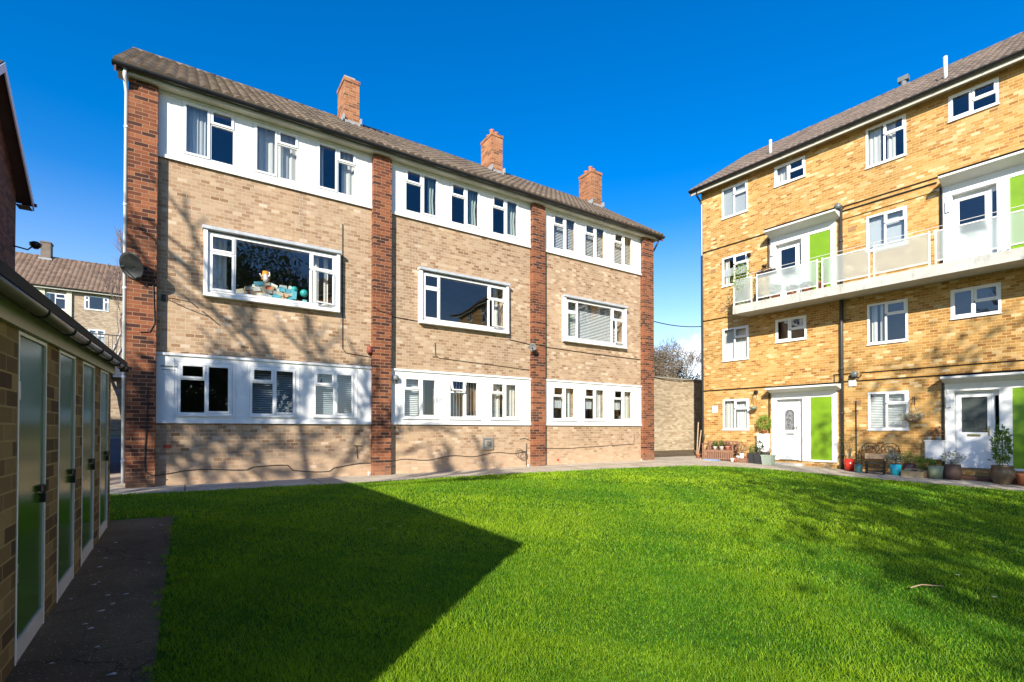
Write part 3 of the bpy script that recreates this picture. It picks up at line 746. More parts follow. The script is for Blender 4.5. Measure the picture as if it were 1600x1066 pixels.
    # patch of replaced red bricks
    MB().box(-.37, -.23, -.004, .01, .75, .825).build('red_brick_patch', mat('red_patch', (.42, .07, .035), .85), A)
    MB().box(9.13, 9.22, -.004, .01, .45, .525).build('red_brick_patch', MAT['red_patch'], A)
    MB().box(9.6, 9.7, -.003, .01, .15, .22).build('red_brick_patch', MAT['red_patch'], A)
    MB().box(-.42, -.15, -.032, -.026, 2.37, 2.40).box(-.4, -.17, -.033, -.026, 2.31, 2.325).build('vent_grille', GREYP, A)
    # flue box
    fl = MB().box(6.90, 7.28, -.05, 0, .56, .92).build('flue_box', mat('flue_grey', (.36, .30, .24), .8, vary=.3), A)
    MB().box(6.94, 7.24, -.062, -.05, .60, .64).box(6.94, 7.24, -.062, -.05, .84, .88).box(6.94, 6.98, -.062, -.05, .64, .84).box(7.2, 7.24, -.062, -.05, .64, .84).box(7.06, 7.14, -.10, -.05, .68, .80).build('flue_terminal', GREYP, fl)
    return A
A = block_a()

# dishes, lights on block A
def dish(name, loc, rz, tilt, r, label, group=None, m=GREYP):
    t = thing(name, label, 'satellite dish', loc, rz, group)
    n = 24; b = MB(); prof = [(r*i/6, .28*r*(i/6)**2) for i in range(7)]
    # bowl facing local -y tilted up
    base = 0; ct, st = cos(tilt), sin(tilt)
    def P(rad, h, t_): 
        x = rad*cos(t_); z = rad*sin(t_)*1.08; y = -h
        return (x, y*ct-z*st*0+0, z*1.0+0) if False else (x, (y)*ct-z*st, z*ct-(y)*st*-1*-1)
    for i, (ra, h) in enumerate(prof):
        for j in range(n): b.v.append(P(max(ra, .001), h, 2*math.pi*j/n))
    for i in range(6):
        for j in range(n): k2 = (j+1) % n; b.f.append((i*n+j, i*n+k2, (i+1)*n+k2, (i+1)*n+j))
    o = b.build('reflector', m, t, True); sm = o.modifiers.new('solid', 'SOLIDIFY'); sm.thickness = .008
    MB().tube([P(r*.98, .28*r, -math.pi/2), (0, -r*1.05, -r*.35)], .012, 6).build('feed_arm', GREYP, t)
    MB().tube([(0, -r*1.02, -r*.38), (0, -r*1.12, -r*.22)], .030, 8).box(-.05, .05, -r*1.16, -r*1.06, -r*.24, -r*.16).build('receiver', BLACKP, t)
    MB().tube([(0, .02, 0), (0, .14, -.02), (0, .30, -.02)], .018, 6).box(-.05, .05, .29, .31, -.1, .06).build('bracket', BLACKP, t)
    return t
dish('satellite_dish', (-.835, YA-.24, 4.20), R(-38), R(22), .235, 'satellite dish coloured dark for the shade on its bowl, on the left red brick pier beside the white downpipe', m=mat('shaded_dish_grey', (.022, .023, .025), .5, vary=.25))  # shade on the bowl is put into the near-black colour
dish('small_dish', (8.47, YA-.30, 3.52), R(-40), R(15), .11, 'small grey dish on the buff wall left of the third red pier', m=GREYP)
cb = MB().tube([(-.72, YA-.165, 4.1), (-.55, YA-.165, 4.05), (-.52, YA-.165, 3.2), (-.6, YA-.165, 3.02), (-.75, YA-.165, 3.0)], .008, 5).build('dish_cable', BLACKM)
tag(cb, 'thin dark cable hanging on the red pier below the satellite dish', 'cable')
ae = MB().tube([(-.36, YA-.01, 3.75), (-.2, YA-.18, 3.72), (.1, YA-.3, 3.66)], .010, 6).tube([(-.02, YA-.26, 3.75), (.2, YA-.34, 3.55)], .012, 6).box(-.42, -.33, YA-.02, YA-.001, 3.68, 3.82).build('wall_bracket', BLACKM)
tag(ae, 'old dark metal bracket sticking out of the buff wall beside the left pier', 'bracket')
sl = MB().lathe([(.05, 0), (.07, .02), (.07, .1), (.03, .13)], (4.40, YA-.09, 2.36), 10).box(4.36, 4.44, YA-.07, YA-.027, 2.30, 2.48).build('security_light', GREYP, None, True)
tag(sl, 'small round grey security light at the left end of the middle white window band', 'light')
al = MB().lathe([(.06, 0), (.07, .03), (.07, .14), (.04, .18)], (3.74, YA-.07, 2.98), 10).build('alarm_bell', mat('rusty_red', (.22, .05, .03), .7), None, True)
tag(al, 'small rusty red bell box beside the second red brick pier', 'alarm')

# wall tables of books and toys behind the big left window
def clutter():
    rs = random.Random(5)
    cols = [(.75, .73, .66), (.66, .64, .58), (.12, .42, .50), (.10, .33, .42), (.50, .46, .38), (.8, .8, .76), (.75, .16, .06), (.42, .36, .27), (.20, .50, .55), (.58, .38, .2)]
    ms = [mat('book_cover_%s' % w, c, .6) for w, c in zip('cream grey teal blue tan white red brown aqua ochre'.split(), cols)]
    nm = 'cream grey teal blue tan white red brown aqua ochre'.split()
    yb = YA+.12
    tb = thing('windowsill_table', 'narrow table full of books behind the large left picture window', 'table', (1.62, yb+.22, 3.07+.0))
    MB().box(-1.2, 1.2, -.16, .2, .84, .88).build('tabletop', WOOD, tb)
    for sx in (-1.1, 1.1):
        for sy in (-.12, .16): MB().box(sx-.02, sx+.02, sy-.02, sy+.02, 0, .84).build('leg', WOOD, tb)
    i = 0
    for row, (n, zz) in enumerate(((17, 4.03), (15, 4.12), (13, 4.21), (9, 4.29), (5, 4.36))):
        for j in range(n):
            x = .97+(1.42 if row == 0 else 1.2-.15*row)*j/(n-1 if n > 1 else 1)+rs.uniform(-.03, .03)+(.0 if row < 2 else .1*row)
            ci = rs.randrange(len(ms)); w, h, d = rs.uniform(.06, .11), rs.uniform(.028, .052), rs.uniform(.05, .08)
            b = MB(); an = rs.uniform(-.35, .35); 
            if rs.random() < .3: w, h = h, w*.9
            b.obox((0, 0, 0), (w*cos(an), 0, w*sin(an)), (0, d, 0), (-h*sin(an), 0, h*cos(an)))
            o = b.build('book', ms[ci]); o.location = (x, yb+.14+rs.uniform(-.02, .03), zz+rs.uniform(-.01, .02))
            tag(o, nm[ci]+' book in the '+('bottom', 'second', 'third', 'fourth', 'top')[row]+' layer, '+('far left', 'left', 'right', 'far right')[min(3, int(4*j/n))]+' of the heap behind the left picture window', 'book', 'books heaped behind the left picture window'); i += 1
    # table lamp with orange shade
    t = thing('table_lamp', 'table lamp with an orange shade behind the left picture window', 'lamp', (1.50, yb+.3, 4.06))
    MB().lathe([(.07, 0), (.07, .02), (.02, .04), (.02, .5)], (0, 0, 0), 10).build('stand', mat('cream_ceramic', (.7, .62, .5), .4), t, True)
    MB().lathe([(.10, .46), (.065, .66)], (0, 0, 0), 14).build('lamp_shade', mat('orange_shade', (.75, .30, .03), .7), t, True)
    # white soft toy
    b = MB(); b.tube([(0, 0, 0), (.01, 0, .07), (0, 0, .13), (-.01, 0, .17)], [.045, .06, .045, .03], 10); b.tube([(.03, 0, .11), (.09, 0, .16), (.08, 0, .24)], [.02, .018, .014], 6); b.tube([(-.03, 0, .1), (-.08, 0, .12), (-.11, 0, .18)], [.02, .018, .014], 6)
    o = b.build('soft_toy', mat('white_fluff', (.75, .72, .68), 1), None, True); o.location = (1.47, yb+.08, 4.42); tag(o, 'white soft toy sitting on top of the heap of books', 'toy')
    for x, z, r, lab in ((2.08, 4.36, .07, 'smaller teal ball'), (2.29, 4.30, .09, 'larger teal ball')):
        b = MB(); b.lathe([(r*sin(math.pi*i/8)+.001, -r*cos(math.pi*i/8)) for i in range(9)], (0, 0, 0), 14)
        o = b.build('ball', mat('teal_plastic', (.03, .34, .33), .4), None, True); o.location = (x, yb+.12, z); tag(o, lab+' on the books behind the left picture window', 'ball')
clutter()

# ------------------------------------------------------------------ block B (right, four storeys, yellow brick with balconies)
bB = -0.07651364246926416
PB = (16.9097, 11.2322); gB = (sin(bB), cos(bB)); nB = (cos(bB), -sin(bB))
B_ROT = math.atan2(-gB[1], -gB[0])
def bw(x, off): return (PB[0]-gB[0]*x-nB[0]*off, PB[1]-gB[1]*x-nB[1]*off)     # local x along the front, off in front of the wall
def door_unit(par, x0, x1, z0, z1, recess, green, style, mirror=False):
    """white framed entrance with recessed door and a lime panel"""
    u = MB(); hs = [recess, green]
    wall_holes(u, x0, x1, z0, z1, hs, -.05, .02)
    u.box(x0, x0+.001, -.05, .05, z0, z1); u.box(x1-.001, x1, -.05, .05, z0, z1)
    u.quad((x0, -.05, z0), (x1, -.05, z0), (x1, .05, z0), (x0, .05, z0))
    # recess cheeks
    r0, r1, rz0, rz1 = recess
    u.quad((r0, -.03, rz0), (r0, .16, rz0), (r0, .16, rz1), (r0, -.03, rz1)); u.quad((r1, .16, rz0), (r1, -.03, rz0), (r1, -.03, rz1), (r1, .16, rz1)); u.quad((r0, .16, rz1), (r1, .16, rz1), (r1, -.03, rz1), (r0, -.03, rz1))
    ent = u.build('entrance_surround', PANEL, par)
    g = MB().box(green[0], green[1], -.036, 0, green[2], green[3]); g.build('green_panel', GREEN, ent)
    dx0, dx1 = (r0+.01, r1-.16)
    dz0, dz1 = rz0+.02, rz1-.03
    d = MB(); y = .12
    d.box(r0, r1, y+.01, y+.06, rz1-.05, rz1); d.box(dx1+.0, dx1+.035, y-.01, y+.06, rz0, rz1-.05)
    if style == 'arch': d.box(dx1+.035, r1, y+.012, y+.05, rz0, rz1-.05)
    d.build('door_frame', DOORW, ent)
    if style == 'arch':
        wall_h = (dx0+.22, dx1-.16, dz0+1.02, dz0+1.70)
        d = MB(); wall_holes(d, dx0, dx1-.004, dz0, dz1-.03, [wall_h], y, .03)
        # arched head fillets
        ax0, ax1, az0, az1 = wall_h; cx = (ax0+ax1)/2; ra = (ax1-ax0)/2
        for sgn in (-1, 1):
            pts = [(cx+sgn*ra, az1), (cx+sgn*ra, az1-ra)]
            for i in range(7): t = i/6*math.pi/2; pts.append((cx+sgn*ra*cos(t), az1-ra+ra*sin(t)))
            base = len(d.v); d.v += [(p[0], y, p[1]) for p in [pts[0]]+pts[2:]]; d.f.append(tuple(range(base, base+len(pts)-1)))
        d.box(dx0+.1, dx1-.08, y-.008, y, dz0+.12, dz0+.14)
        door = d.build('door', DOORW, ent)
        MB().quad((ax0, y+.02, az0), (ax1, y+.02, az0), (ax1, y+.02, az1), (ax0, y+.02, az1)).build('door_glass', mat('leaded_glass', (.30, .31, .32), .25, vary=.6, vscale=16, var_col=(.05, .05, .06)), door)
        e = MB(); 
        arc = [(ax0, az0), (ax1, az0)]+[(cx+ra*cos(t*math.pi/10), az1-ra+ra*sin(t*math.pi/10)) for t in range(11)]+[(ax0, az0)]
        e.tube([(p[0], y-.006, p[1]) for p in arc], .012, 5); e.build('glass_bead', mat('lead_grey', (.22, .2, .22), .5), door)
        lz = dz0+.85
        MB().box(cx-.12, cx+.13, y-.012, y, lz, lz+.045).build('letter_box', mat('dark_pewter', (.16, .15, .13), .4, metal=.6), door)
        MB().box(dx1-.085, dx1-.055, y-.016, y, dz0+.98, dz0+1.2).tube([(dx1-.07, y-.05, dz0+1.09), (dx1-.18, y-.055, dz0+1.09)], .010, 6).tube([(dx1-.07, y, dz0+1.09), (dx1-.07, y-.05, dz0+1.09)], .010, 6).build('handle', METAL, door)
    else:
        gz0 = dz0+.95
        wall_h = (dx0+.11, dx1-.09, gz0, dz1-.14)
        d = MB(); wall_holes(d, dx0, dx1-.004, dz0, dz1-.03, [wall_h], y, .03)
        d.box((dx0+dx1)/2-.012, (dx0+dx1)/2, y-.008, y, dz0+.1, gz0-.14); d.box(dx0+.09, dx1-.09, y-.008, y, dz0+.08, dz0+.10)
        door = d.build('door', DOORW, ent)
        MB().quad((wall_h[0], y+.02, wall_h[2]), (wall_h[1], y+.02, wall_h[2]), (wall_h[1], y+.02, wall_h[3]), (wall_h[0], y+.02, wall_h[3])).build('door_glass', GLASS, door)
        if z0 < 3: MB().quad((wall_h[0], y+.045, wall_h[2]), (wall_h[1], y+.045, wall_h[2]), (wall_h[1], y+.045, wall_h[3]), (wall_h[0], y+.045, wall_h[3])).build('door_blind', mat('grey_obscured_sheet', (.10, .115, .11), .6, vary=.4, vscale=3), door)
        MB().box((dx0+dx1)/2-.13, (dx0+dx1)/2+.13, y-.012, y, gz0-.11, gz0-.05).build('letter_box', BRASS, door)
        MB().box(dx1-.075, dx1-.045, y-.016, y, dz0+.85, dz0+1.10).tube([(dx1-.06, y-.05, dz0+1.0), (dx1-.17, y-.055, dz0+1.0)], .011, 6).tube([(dx1-.06, y, dz0+1.0), (dx1-.06, y-.05, dz0+1.0)], .011, 6).build('handle', BRASS, door)
        # side light
        s = MB(); wall_holes(s, dx1+.036, r1, rz0, rz1-.05, [(dx1+.058, r1-.004, gz0-.02, dz1-.12)], y+.0, .03); sl_ = s.build('side_light', DOORW, ent)
        MB().quad((dx1+.05, y+.02, gz0-.03), (r1, y+.02, gz0-.03), (r1, y+.02, dz1-.1), (dx1+.05, y+.02, dz1-.1)).build('pane', GLASS, sl_)
    return ent
def canopy(par, x0, x1, z, dep=.52):
    c = MB(); c.pyz([(-dep, z+.02), (-dep, z+.075), (-.01, z+.11), (-.01, z-.10)], x0, x1)
    c.quad((x0, -.01, z+.1), (x0, -.01, z-.1), (x0, 0, z-.1), (x0, 0, z+.1))
    o = c.build('canopy', mat('canopy_paint', (.70, .70, .67), .6, vary=.12, vscale=3, dirt=((.35, .34, .28), .35)), par)
    MB().box(x0-.01, x1+.01, -dep-.008, -.01, z+.112, z+.122).build('canopy_felt', FELT, o)
    return o
def block_b():
    B = thing('yellow_brick_block', 'four storey yellow brick block with frosted glass balconies and lime green door panels', 'building', (PB[0], PB[1], 0), B_ROT)
    X0, X1, D, ZE = -.85, 24.2, 8.0, 10.40
    mod = 4.63
    holes = []; wins = []; units = []
    FL = [(1.12, 2.25), (3.69, 4.91), (6.50, 7.59), (9.06, 10.20)]
    cur = {(0, 0): ['drape:.0-.42', 'vblind:.48-1'], (0, 1): ['vblind'], (0, 2): ['half', 'drape:0-.2', 'drape:.85-1'], (0, 3): ['frost'],
           (1, 0): ['blind'], (1, 1): ['drape:.05-.2', 'drape:.28-.36'], (1, 2): ['roller'], (1, 3): ['drape:.02-.35', 'drape:.5-.72']}
    for k2 in range(5):
        o = k2*mod
        for f, (z0, z1) in enumerate(FL):
            if f == 3 and k2 >= 1: z1 = 10.27
            wins.append((.0+o, 1.0+o, z0, z1, 'b_casement', cur.get((k2, f), ['drape:0-.3'] if (k2+f) % 2 else ['net'])))
        for (z0, z1) in ((4.13, 4.92), (9.54, 10.24)):
            wins.append((1.93+o, 2.93+o, z0, z1, 'b_small', ['drape:0-.45'] if (k2 == 0 and z0 > 9) else []))
        for f, z in ((0, .08), (1, 5.42)):
            zr = z+2.08
            if k2 == 1: r = (6.62, 7.50, z, zr); g = (7.74, 8.36, z+.06, zr+.02)
            else: r = (1.96+o, 2.80+o, z, zr); g = (3.05+o, 3.67+o, z+.06, zr+.02)
            x0, x1 = (1.80+o, 3.82+o)
            units.append((x0, x1, z, z+2.40, r, g, 'arch' if (k2 == 0 and f == 0) else 'glazed'))
    holes = [w[:4] for w in wins]+[(u[0], u[1], u[2], u[3]) for u in units]
    b = MB(); wall_holes(b, X0, X1, -.7, ZE, holes, 0, .2)
    for x in (X0, X1): b.quad((x, 0, -.7), (x, D, -.7), (x, D, ZE), (x, 0, ZE)); b.quad((x, 0, ZE), (x, D, ZE), (x, D/2+.001, 13.05), (x, D/2, 13.05))
    b.quad((X0, D, -.7), (X1, D, -.7), (X1, D, ZE), (X0, D, ZE)); b.build('wall', MAT['yellow_brick'], B)
    r = MB()
    for z in (-.05, 2.6, 5.3, 7.98): r.box(X0+.03, X1-.03, .21, 5, z, z+.12)
    r.box(X0+.03, X1-.03, 3.6, 3.7, -.5, 10.5); r.box(X0+.03, X1-.03, .21, 7, 10.36, 10.40)
    for x in (1.5, 4.2, 6.1, 8.8, 10.7, 13.4): r.box(x, x+.1, .21, 3.6, -.5, 10.36)
    r.build('interior_walls', DARKIN, B)
    for w in wins: window(B, *w[:4], w[4], -.012, w[5], fw=.06)
    for u in units: door_unit(B, *u)
    for k2 in range(5):
        o = k2*mod; canopy(B, 1.80+o, 3.96+o, 2.46); canopy(B, 1.80+o, 3.96+o, 7.86)
    # brick plinth steps below entrances
    for k2 in range(2):
        o = k2*mod; st = MB().box((1.98 if k2 == 0 else 1.8)+o, (2.85 if k2 == 0 else 3.9)+o, -.32, -.052, -.5, .0 if k2 == 0 else -.10).build('door_step', mat('pale_step', (.55, .53, .48), .9, vary=.2) if k2 == 0 else MAT['dark_brick'], B, bevel=.01)
    # roof, eaves
    ro = gable_roof(B, X0-.27, X1+.27, D, 10.45, 13.32, TILE_B, over=.38)
    MB().box(X0-.24, X1, -.34, -.315, 10.27, 10.43).build('fascia', CREAM, B)
    MB().box(X0-.24, X1, -.314, .02, 10.385, 10.396).build('soffit', SOFF, B)
    gutter(B, X0-.28, X1, -.40, 10.44, BLACKP, .070)
    MB().pyz([(-.38, 10.25), (-.38, 10.42), (D/2, 13.24), (D+.3, 10.42), (D+.3, 10.25), (D/2, 13.02)], X0-.26, X0-.235).build('bargeboard', mat('brown_bargeboard'), ro)
    MB().pyz([(-.3, 10.37), (D/2, 13.04), (D/2, 13.02), (-.3, 10.35)], X0-.234, X0-.002).build('verge_soffit', mat('dark_soffit'), ro)
    for x, yy, z, h in ((1.60, .45, 10.9, .62), (6.42, .45, 10.9, .75)):
        MB().tube([(x, yy, z), (x, yy, z+h)], .05, 10).build('vent_pipe', WPIPE, ro, True)
    MB().tube([(4.6, D/2, 13.2), (4.6, D/2, 13.62)], .09, 10).box(4.45, 4.75, D/2-.1, D/2+.1, 13.5, 13.66).build('roof_cowl', GREYP, ro)
    # black waste pipes and cables
    def pipe(pts, r=.018, nm='pipe', m=BLACKP): return MB().tube(pts, r, 6).build(nm, m, B)
    pipe([(X0+.05, -.06, 7.9), (X0+.05, -.06, -.05)], .045, 'downpipe')
    pipe([(X0+.02, -.34, 10.36), (X0-.0, -.3, 10.2), (X0+.03, -.10, 10.02), (X0+.05, -.06, 9.9), (X0+.05, -.06, 7.9)], .035, 'downpipe')
    dp = MB().tube([(3.97, -.08, 8.15), (3.97, -.08, -.2)], .05, 10)
    for z in (.3, 1.6, 3.0, 4.5, 5.8, 7.0): dp.tube([(3.97, -.08, z), (3.97, -.08, z+.07)], .062, 10)
    dp.build('downpipe', mat('grey_black_pipe', (.035, .032, .03), .5), B, True)
    for z in (2.62, 8.02): pipe([(X0, -.02, z), (1.78, -.02, z)], .020)
    pipe([(X0, -.02, 5.34), (.22, -.02, 5.34)], .016)
    pipe([(3.85, -.02, 2.62), (24, -.02, 2.62)], .017); pipe([(3.72, -.02, 2.86), (4.2, -.02, 2.86)], .014); pipe([(4.45, -.02, 2.86), (24, -.02, 2.86)], .014); pipe([(3.74, -.02, 2.86), (3.74, -.02, 2.64)], .012)
    pipe([(4.0, -.02, 8.12), (24, -.02, 8.12)], .016); pipe([(4.0, -.02, 7.98), (6.3, -.02, 7.98)], .022); pipe([(4.0, -.02, 7.72), (6.3, -.012, 7.74)], .008)
    for x in (1.72, 6.38):
        for z0 in (.05, 5.45): pipe([(x, -.03, z0), (x, -.03, z0+2.35)], .022); pipe([(x+.09, -.02, z0), (x+.09, -.02, z0+2.2)], .010, 'cable')
    pipe([(4.33, -.03, 2.0), (4.33, -.03, -.1)], .016)
    # meter pods, vents, plates
    for x, z in ((1.86, 1.96), (6.50, 1.87), (1.86, 7.30), (6.53, 7.2)):
        MB().box(x-.04, x+.06, -.10, -.052, z-.15, z+.16).tube([(x, -.08, z+.16), (x-.02, -.09, z+.35), (x+.05, -.07, z+.42)], .008, 5).build('meter_pod', mat('pale_grey_box', (.62, .63, .63), .5), B, bevel=.01)
    for x, z in ((-.36, 7.2), (4.25, 7.34), (.02, 5.66), (8.9, 7.3), (4.35, 1.95)):
        MB().box(x-.10, x+.10, -.008, .002, z-.07, z+.07).build('air_brick', mat('air_brick_clay', (.36, .2, .09), .9, vary=.3, vscale=30), B)
    MB().box(-.43, -.20, -.012, 0, 1.77, 2.03).build('wall_plate', WHITE, B, bevel=.004)
    MB().box(4.14, 4.34, -.05, 0, 2.46, 2.64).build('junction_box', WHITE, B, bevel=.008)
    # balcony
    bal = MB(); bx0, bx1, bp = 1.02, 24.0, 1.15
    bal.pyz([(-bp, 5.12), (-bp, 5.41), (-.002, 5.41), (-.002, 5.20)], bx0, bx1)
    ba = bal.build('balcony', CONC, B)
    panels = [(1.05, 1.66), (1.84, 3.68), (3.82, 5.02), (5.14, 6.36), (6.49, 8.33), (8.47, 9.67), (9.79, 11.0), (11.12, 12.96), (13.1, 14.3), (14.4, 15.6)]
    for i, (a, c) in enumerate(panels):
        y = -bp+.04
        f = MB()
        for x in (a, c): f.box(x-.018, x+.018, y-.018, y+.018, 5.41, 6.33)
        f.box(a, c, y-.014, y+.014, 6.27, 6.30); f.box(a, c, y-.014, y+.014, 5.50, 5.53)
        f.build('railing_frame', RAILW, ba)
        g = MB().box(a+.02, c-.02, y-.004, y+.004, 5.532, 6.268); gp = g.build('frosted_panel', FROST, ba)
        if i < len(panels)-1: MB().box(c, panels[i+1][0], y-.01, y+.01, 6.22, 6.24).build('rail_link', RAILW, ba)
    MB().tube([(1.05, -bp+.04, 6.40), (15.6, -bp+.04, 6.40)], .008, 6).build('handrail', RAILW, ba)
    e = MB(); y0 = -bp+.06
    e.box(1.04, 1.07, y0, -.03, 6.27, 6.30).box(1.04, 1.07, y0, -.03, 5.5, 5.53).box(1.04, 1.07, -.06, -.03, 5.41, 6.33); e.build('railing_frame', RAILW, ba)
    MB().box(1.05, 1.058, y0, -.06, 5.532, 6.268).build('frosted_panel', FROST, ba)
    return B
B = block_b()

# lamps on block B
def wall_lamp(x, z, label):
    p = bw(x, 0); t = thing('wall_lamp', label, 'light', (p[0], p[1], z), B_ROT, 'round wall lamps on the yellow brick block')
    MB().tube([(-.16, -.03, -.02), (-.12, -.1, -.10), (0, -.12, -.13), (.12, -.1, -.10), (.16, -.03, -.02)], .018, 6).build('bracket', BLACKP, t, True)
    c = MB(); c.tube([(0, -.04, 0), (0, -.14, 0), (0, -.19, 0)], [.085, .10, .07], 14); c.build('lamp_head', mat('lamp_grey', (.12, .14, .14), .35), t, True)
wall_lamp(4.32, 2.82, 'round grey wall lamp beside the drainpipe just above the ground floor window')
wall_lamp(3.90, 8.14, 'round grey wall lamp above the upper drainpipe beside the balcony canopy')

# ------------------------------------------------------------------ store sheds on the left
def sheds():
    S = thing('store_shed', 'long low row of brick store sheds with green doors and a dark sloping roof', 'shed', (-.76, 0, 0))
    def zz(y): return .033*(y-7.4)-.045
    jam = SHED_DOORS
    b = MB(); H = 1.86
    ye, y0 = 7.70, 1.3
    ys = [ye]+[v for d in jam for v in d]+[y0]
    # wall piers between doors
    for i in range(0, len(ys)-1, 2):
        a, c = ys[i+1], ys[i]
        i0 = len(b.v)
        for yy in (a, c):
            for x in (-.2, 0): b.v += [(x, yy, zz(yy)-.4), (x, yy, zz(yy)+H+.02)]
        q = lambda *k: b.f.append(tuple(i0+j for j in k))
        q(2, 6, 7, 3); q(0, 1, 5, 4); q(0, 2, 3, 1); q(4, 5, 7, 6)
    b.box(-3.4, -.0, ye-.001, ye, -.5, H-.1)
    b.quad((-3.6, ye, -.5), (0, ye, -.5), (0, ye, H-.02), (-1.2, ye, 2.95)); b.v[-1] = (-1.2, ye, 2.93); b.quad((-3.6, ye, -.5), (-1.2, ye, 2.93), (-3.6, ye, 2.85), (-3.6, ye, 0))
    b.quad((-3.6, .14, -.5), (-1.2, .14, -.5), (-1.2, .14, 2.9), (-3.6, .14, 2.85))
    b.quad((-1.2, .14, -.5), (-1.2, y0, -.5), (-1.2, y0, 2.9), (-1.2, .14, 2.9)); b.quad((-1.2, y0, -.5), (0, y0, -.5), (0, y0, 1.62), (-1.2, y0, 2.72))
    b.quad((-3.6, .14, -.5), (-3.6, ye, -.5), (-3.6, ye, 2.85), (-3.6, .14, 2.85))
    b.build('wall', MAT['old_brick'], S)
    # fascia above the doors, roof, gutter
    def run(name, x0, x1, za, zb, m, ya=y0, yb=ye+.12, par=S):
        c = MB(); i0 = 0
        for yy in (ya, yb):
            for x, z in ((x0, za), (x1, za), (x1, zb), (x0, zb)): c.v.append((x, yy, zz(yy)+z))
        c.f += [(0, 1, 2, 3), (7, 6, 5, 4), (0, 4, 5, 1), (1, 5, 6, 2), (2, 6, 7, 3), (3, 7, 4, 0)]
        return c.build(name, m, par)
    run('fascia', .002, .03, H-.03, H+.085, CREAM)
    run('roof_edge', .06, .150, H+.072, H+.128, FELT)
    rf = MB(); c = [(.09, H+.134), (-1.2, 2.99-zz(ye)), (-1.2, 2.93-zz(ye)), (.09, H+.09)]
    for yy in (y0, ye+.12):
        for x, z in c: rf.v.append((x, yy, z+(zz(yy) if x > 0 else zz(ye))))
    rf.f += [(0, 1, 2, 3), (7, 6, 5, 4), (0, 4, 5, 1), (1, 5, 6, 2), (2, 6, 7, 3), (3, 7, 4, 0)]
    rf.quad((-1.2, .14, 2.99), (-1.2, ye+.12, 2.99), (-3.7, ye+.12, 2.9), (-3.7, .14, 2.9)); rf.box(-3.7, -1.2, .10, .14, 2.75, 2.99)  # unseen flat rear part, shaped to cast the outline of the lawn shadow
    ro = rf.build('roof', FELT, S)
    # gutter along y
    g = MB(); r = .032; n = 8; pts = []
    for yy in (y0, ye+.16):
        for j in range(n+1):
            t = math.pi+math.pi*j/n; g.v.append((.115+r*cos(t), yy, zz(yy)+H+.065+r*sin(t)))
    for j in range(n): g.f.append((j, j+1, n+2+j, n+1+j))
    i0 = len(g.v); g.v += [g.v[n+1+j] for j in range(n+1)]; g.f.append(tuple(range(i0, i0+n+1)))
    go = g.build('gutter', mat('grey_brown_gutter', (.20, .17, .14), .22, vary=.3, vscale=3), S, True)
    sm = go.modifiers.new('solid', 'SOLIDIFY'); sm.thickness = .004
    for yy in (3.55, 4.3, 4.9, 5.6, 6.3, 7.0, 7.5):
        MB().tube([(.115+(r+.008)*cos(math.pi+math.pi*j/n), yy, zz(yy)+H+.065+(r+.008)*sin(math.pi+math.pi*j/n)) for j in range(n+1)], .007, 5).build('gutter_bracket', BLACKP, go)
    MB().box(.07, .16, ye+.16, ye+.19, zz(ye)+H+.02, zz(ye)+H+.075).build('gutter_end', BLACKP, go)
    # doors
    for k2, (yf, yn) in enumerate(jam):
        def sl(x0, x1, ya, yb, za, zb, m, name, par, bev=0):
            c = MB()
            for yy in (ya, yb):
                for x, z in ((x0, za), (x1, za), (x1, zb), (x0, zb)): c.v.append((x, yy, zz(yy)+z))
            c.f += [(0, 1, 2, 3), (7, 6, 5, 4), (0, 4, 5, 1), (1, 5, 6, 2), (2, 6, 7, 3), (3, 7, 4, 0)]
            return c.build(name, m, par, bevel=bev)
        d = sl(-.04, -.008, yn+.02, yf-.02, .13, H-.055, DGREEN, 'door', S)
        sl(-.06, .004, yn, yn+.02, .0, H-.032, PANEL, 'door_frame', d); sl(-.06, .004, yf-.02, yf, .0, H-.032, PANEL, 'door_frame', d)
        sl(-.06, .003, yn+.02, yf-.02, H-.054, H-.034, PANEL, 'door_frame', d)
        sl(-.055, .0, yn+.02, yf-.02, .0, .128, mat('off_white_board', (.50, .50, .46), .7, vary=.2), 'kick_board', d)
        # hinges + hasp and padlock
        for z in (.45, 1.45): sl(-.007, .003, yn+.02, yn+.05, z, z+.10, BLACKM if k2 != 3 else METAL, 'hinge', d)
        zc = zz(yf)+.88
        l = MB().box(-.02, .012, yf-.16, yf-.03, zc, zc+.035).box(-.004, .022, yf-.10, yf-.05, zc-.075, zc-.02); l.tube([(.01, yf-.095, zc-.02), (.014, yf-.09, zc+.03), (.014, yf-.06, zc+.03), (.01, yf-.055, zc-.02)], .006, 6)
        l.build('padlock', BLACKM, d)
        MB().box(-.005, .016, yf-.095, yf-.055, zc-.07, zc-.03).build('padlock_body', METAL, d)
    # dark inside
    MB().box(-.5, -.45, y0, ye-.05, -.4, 1.8).build('interior_walls', DARKIN, S)
    return S
SHED_DOORS = [(7.45, 6.83), (6.40, 5.73), (5.37, 4.75), (4.36, 3.71)]
sheds()

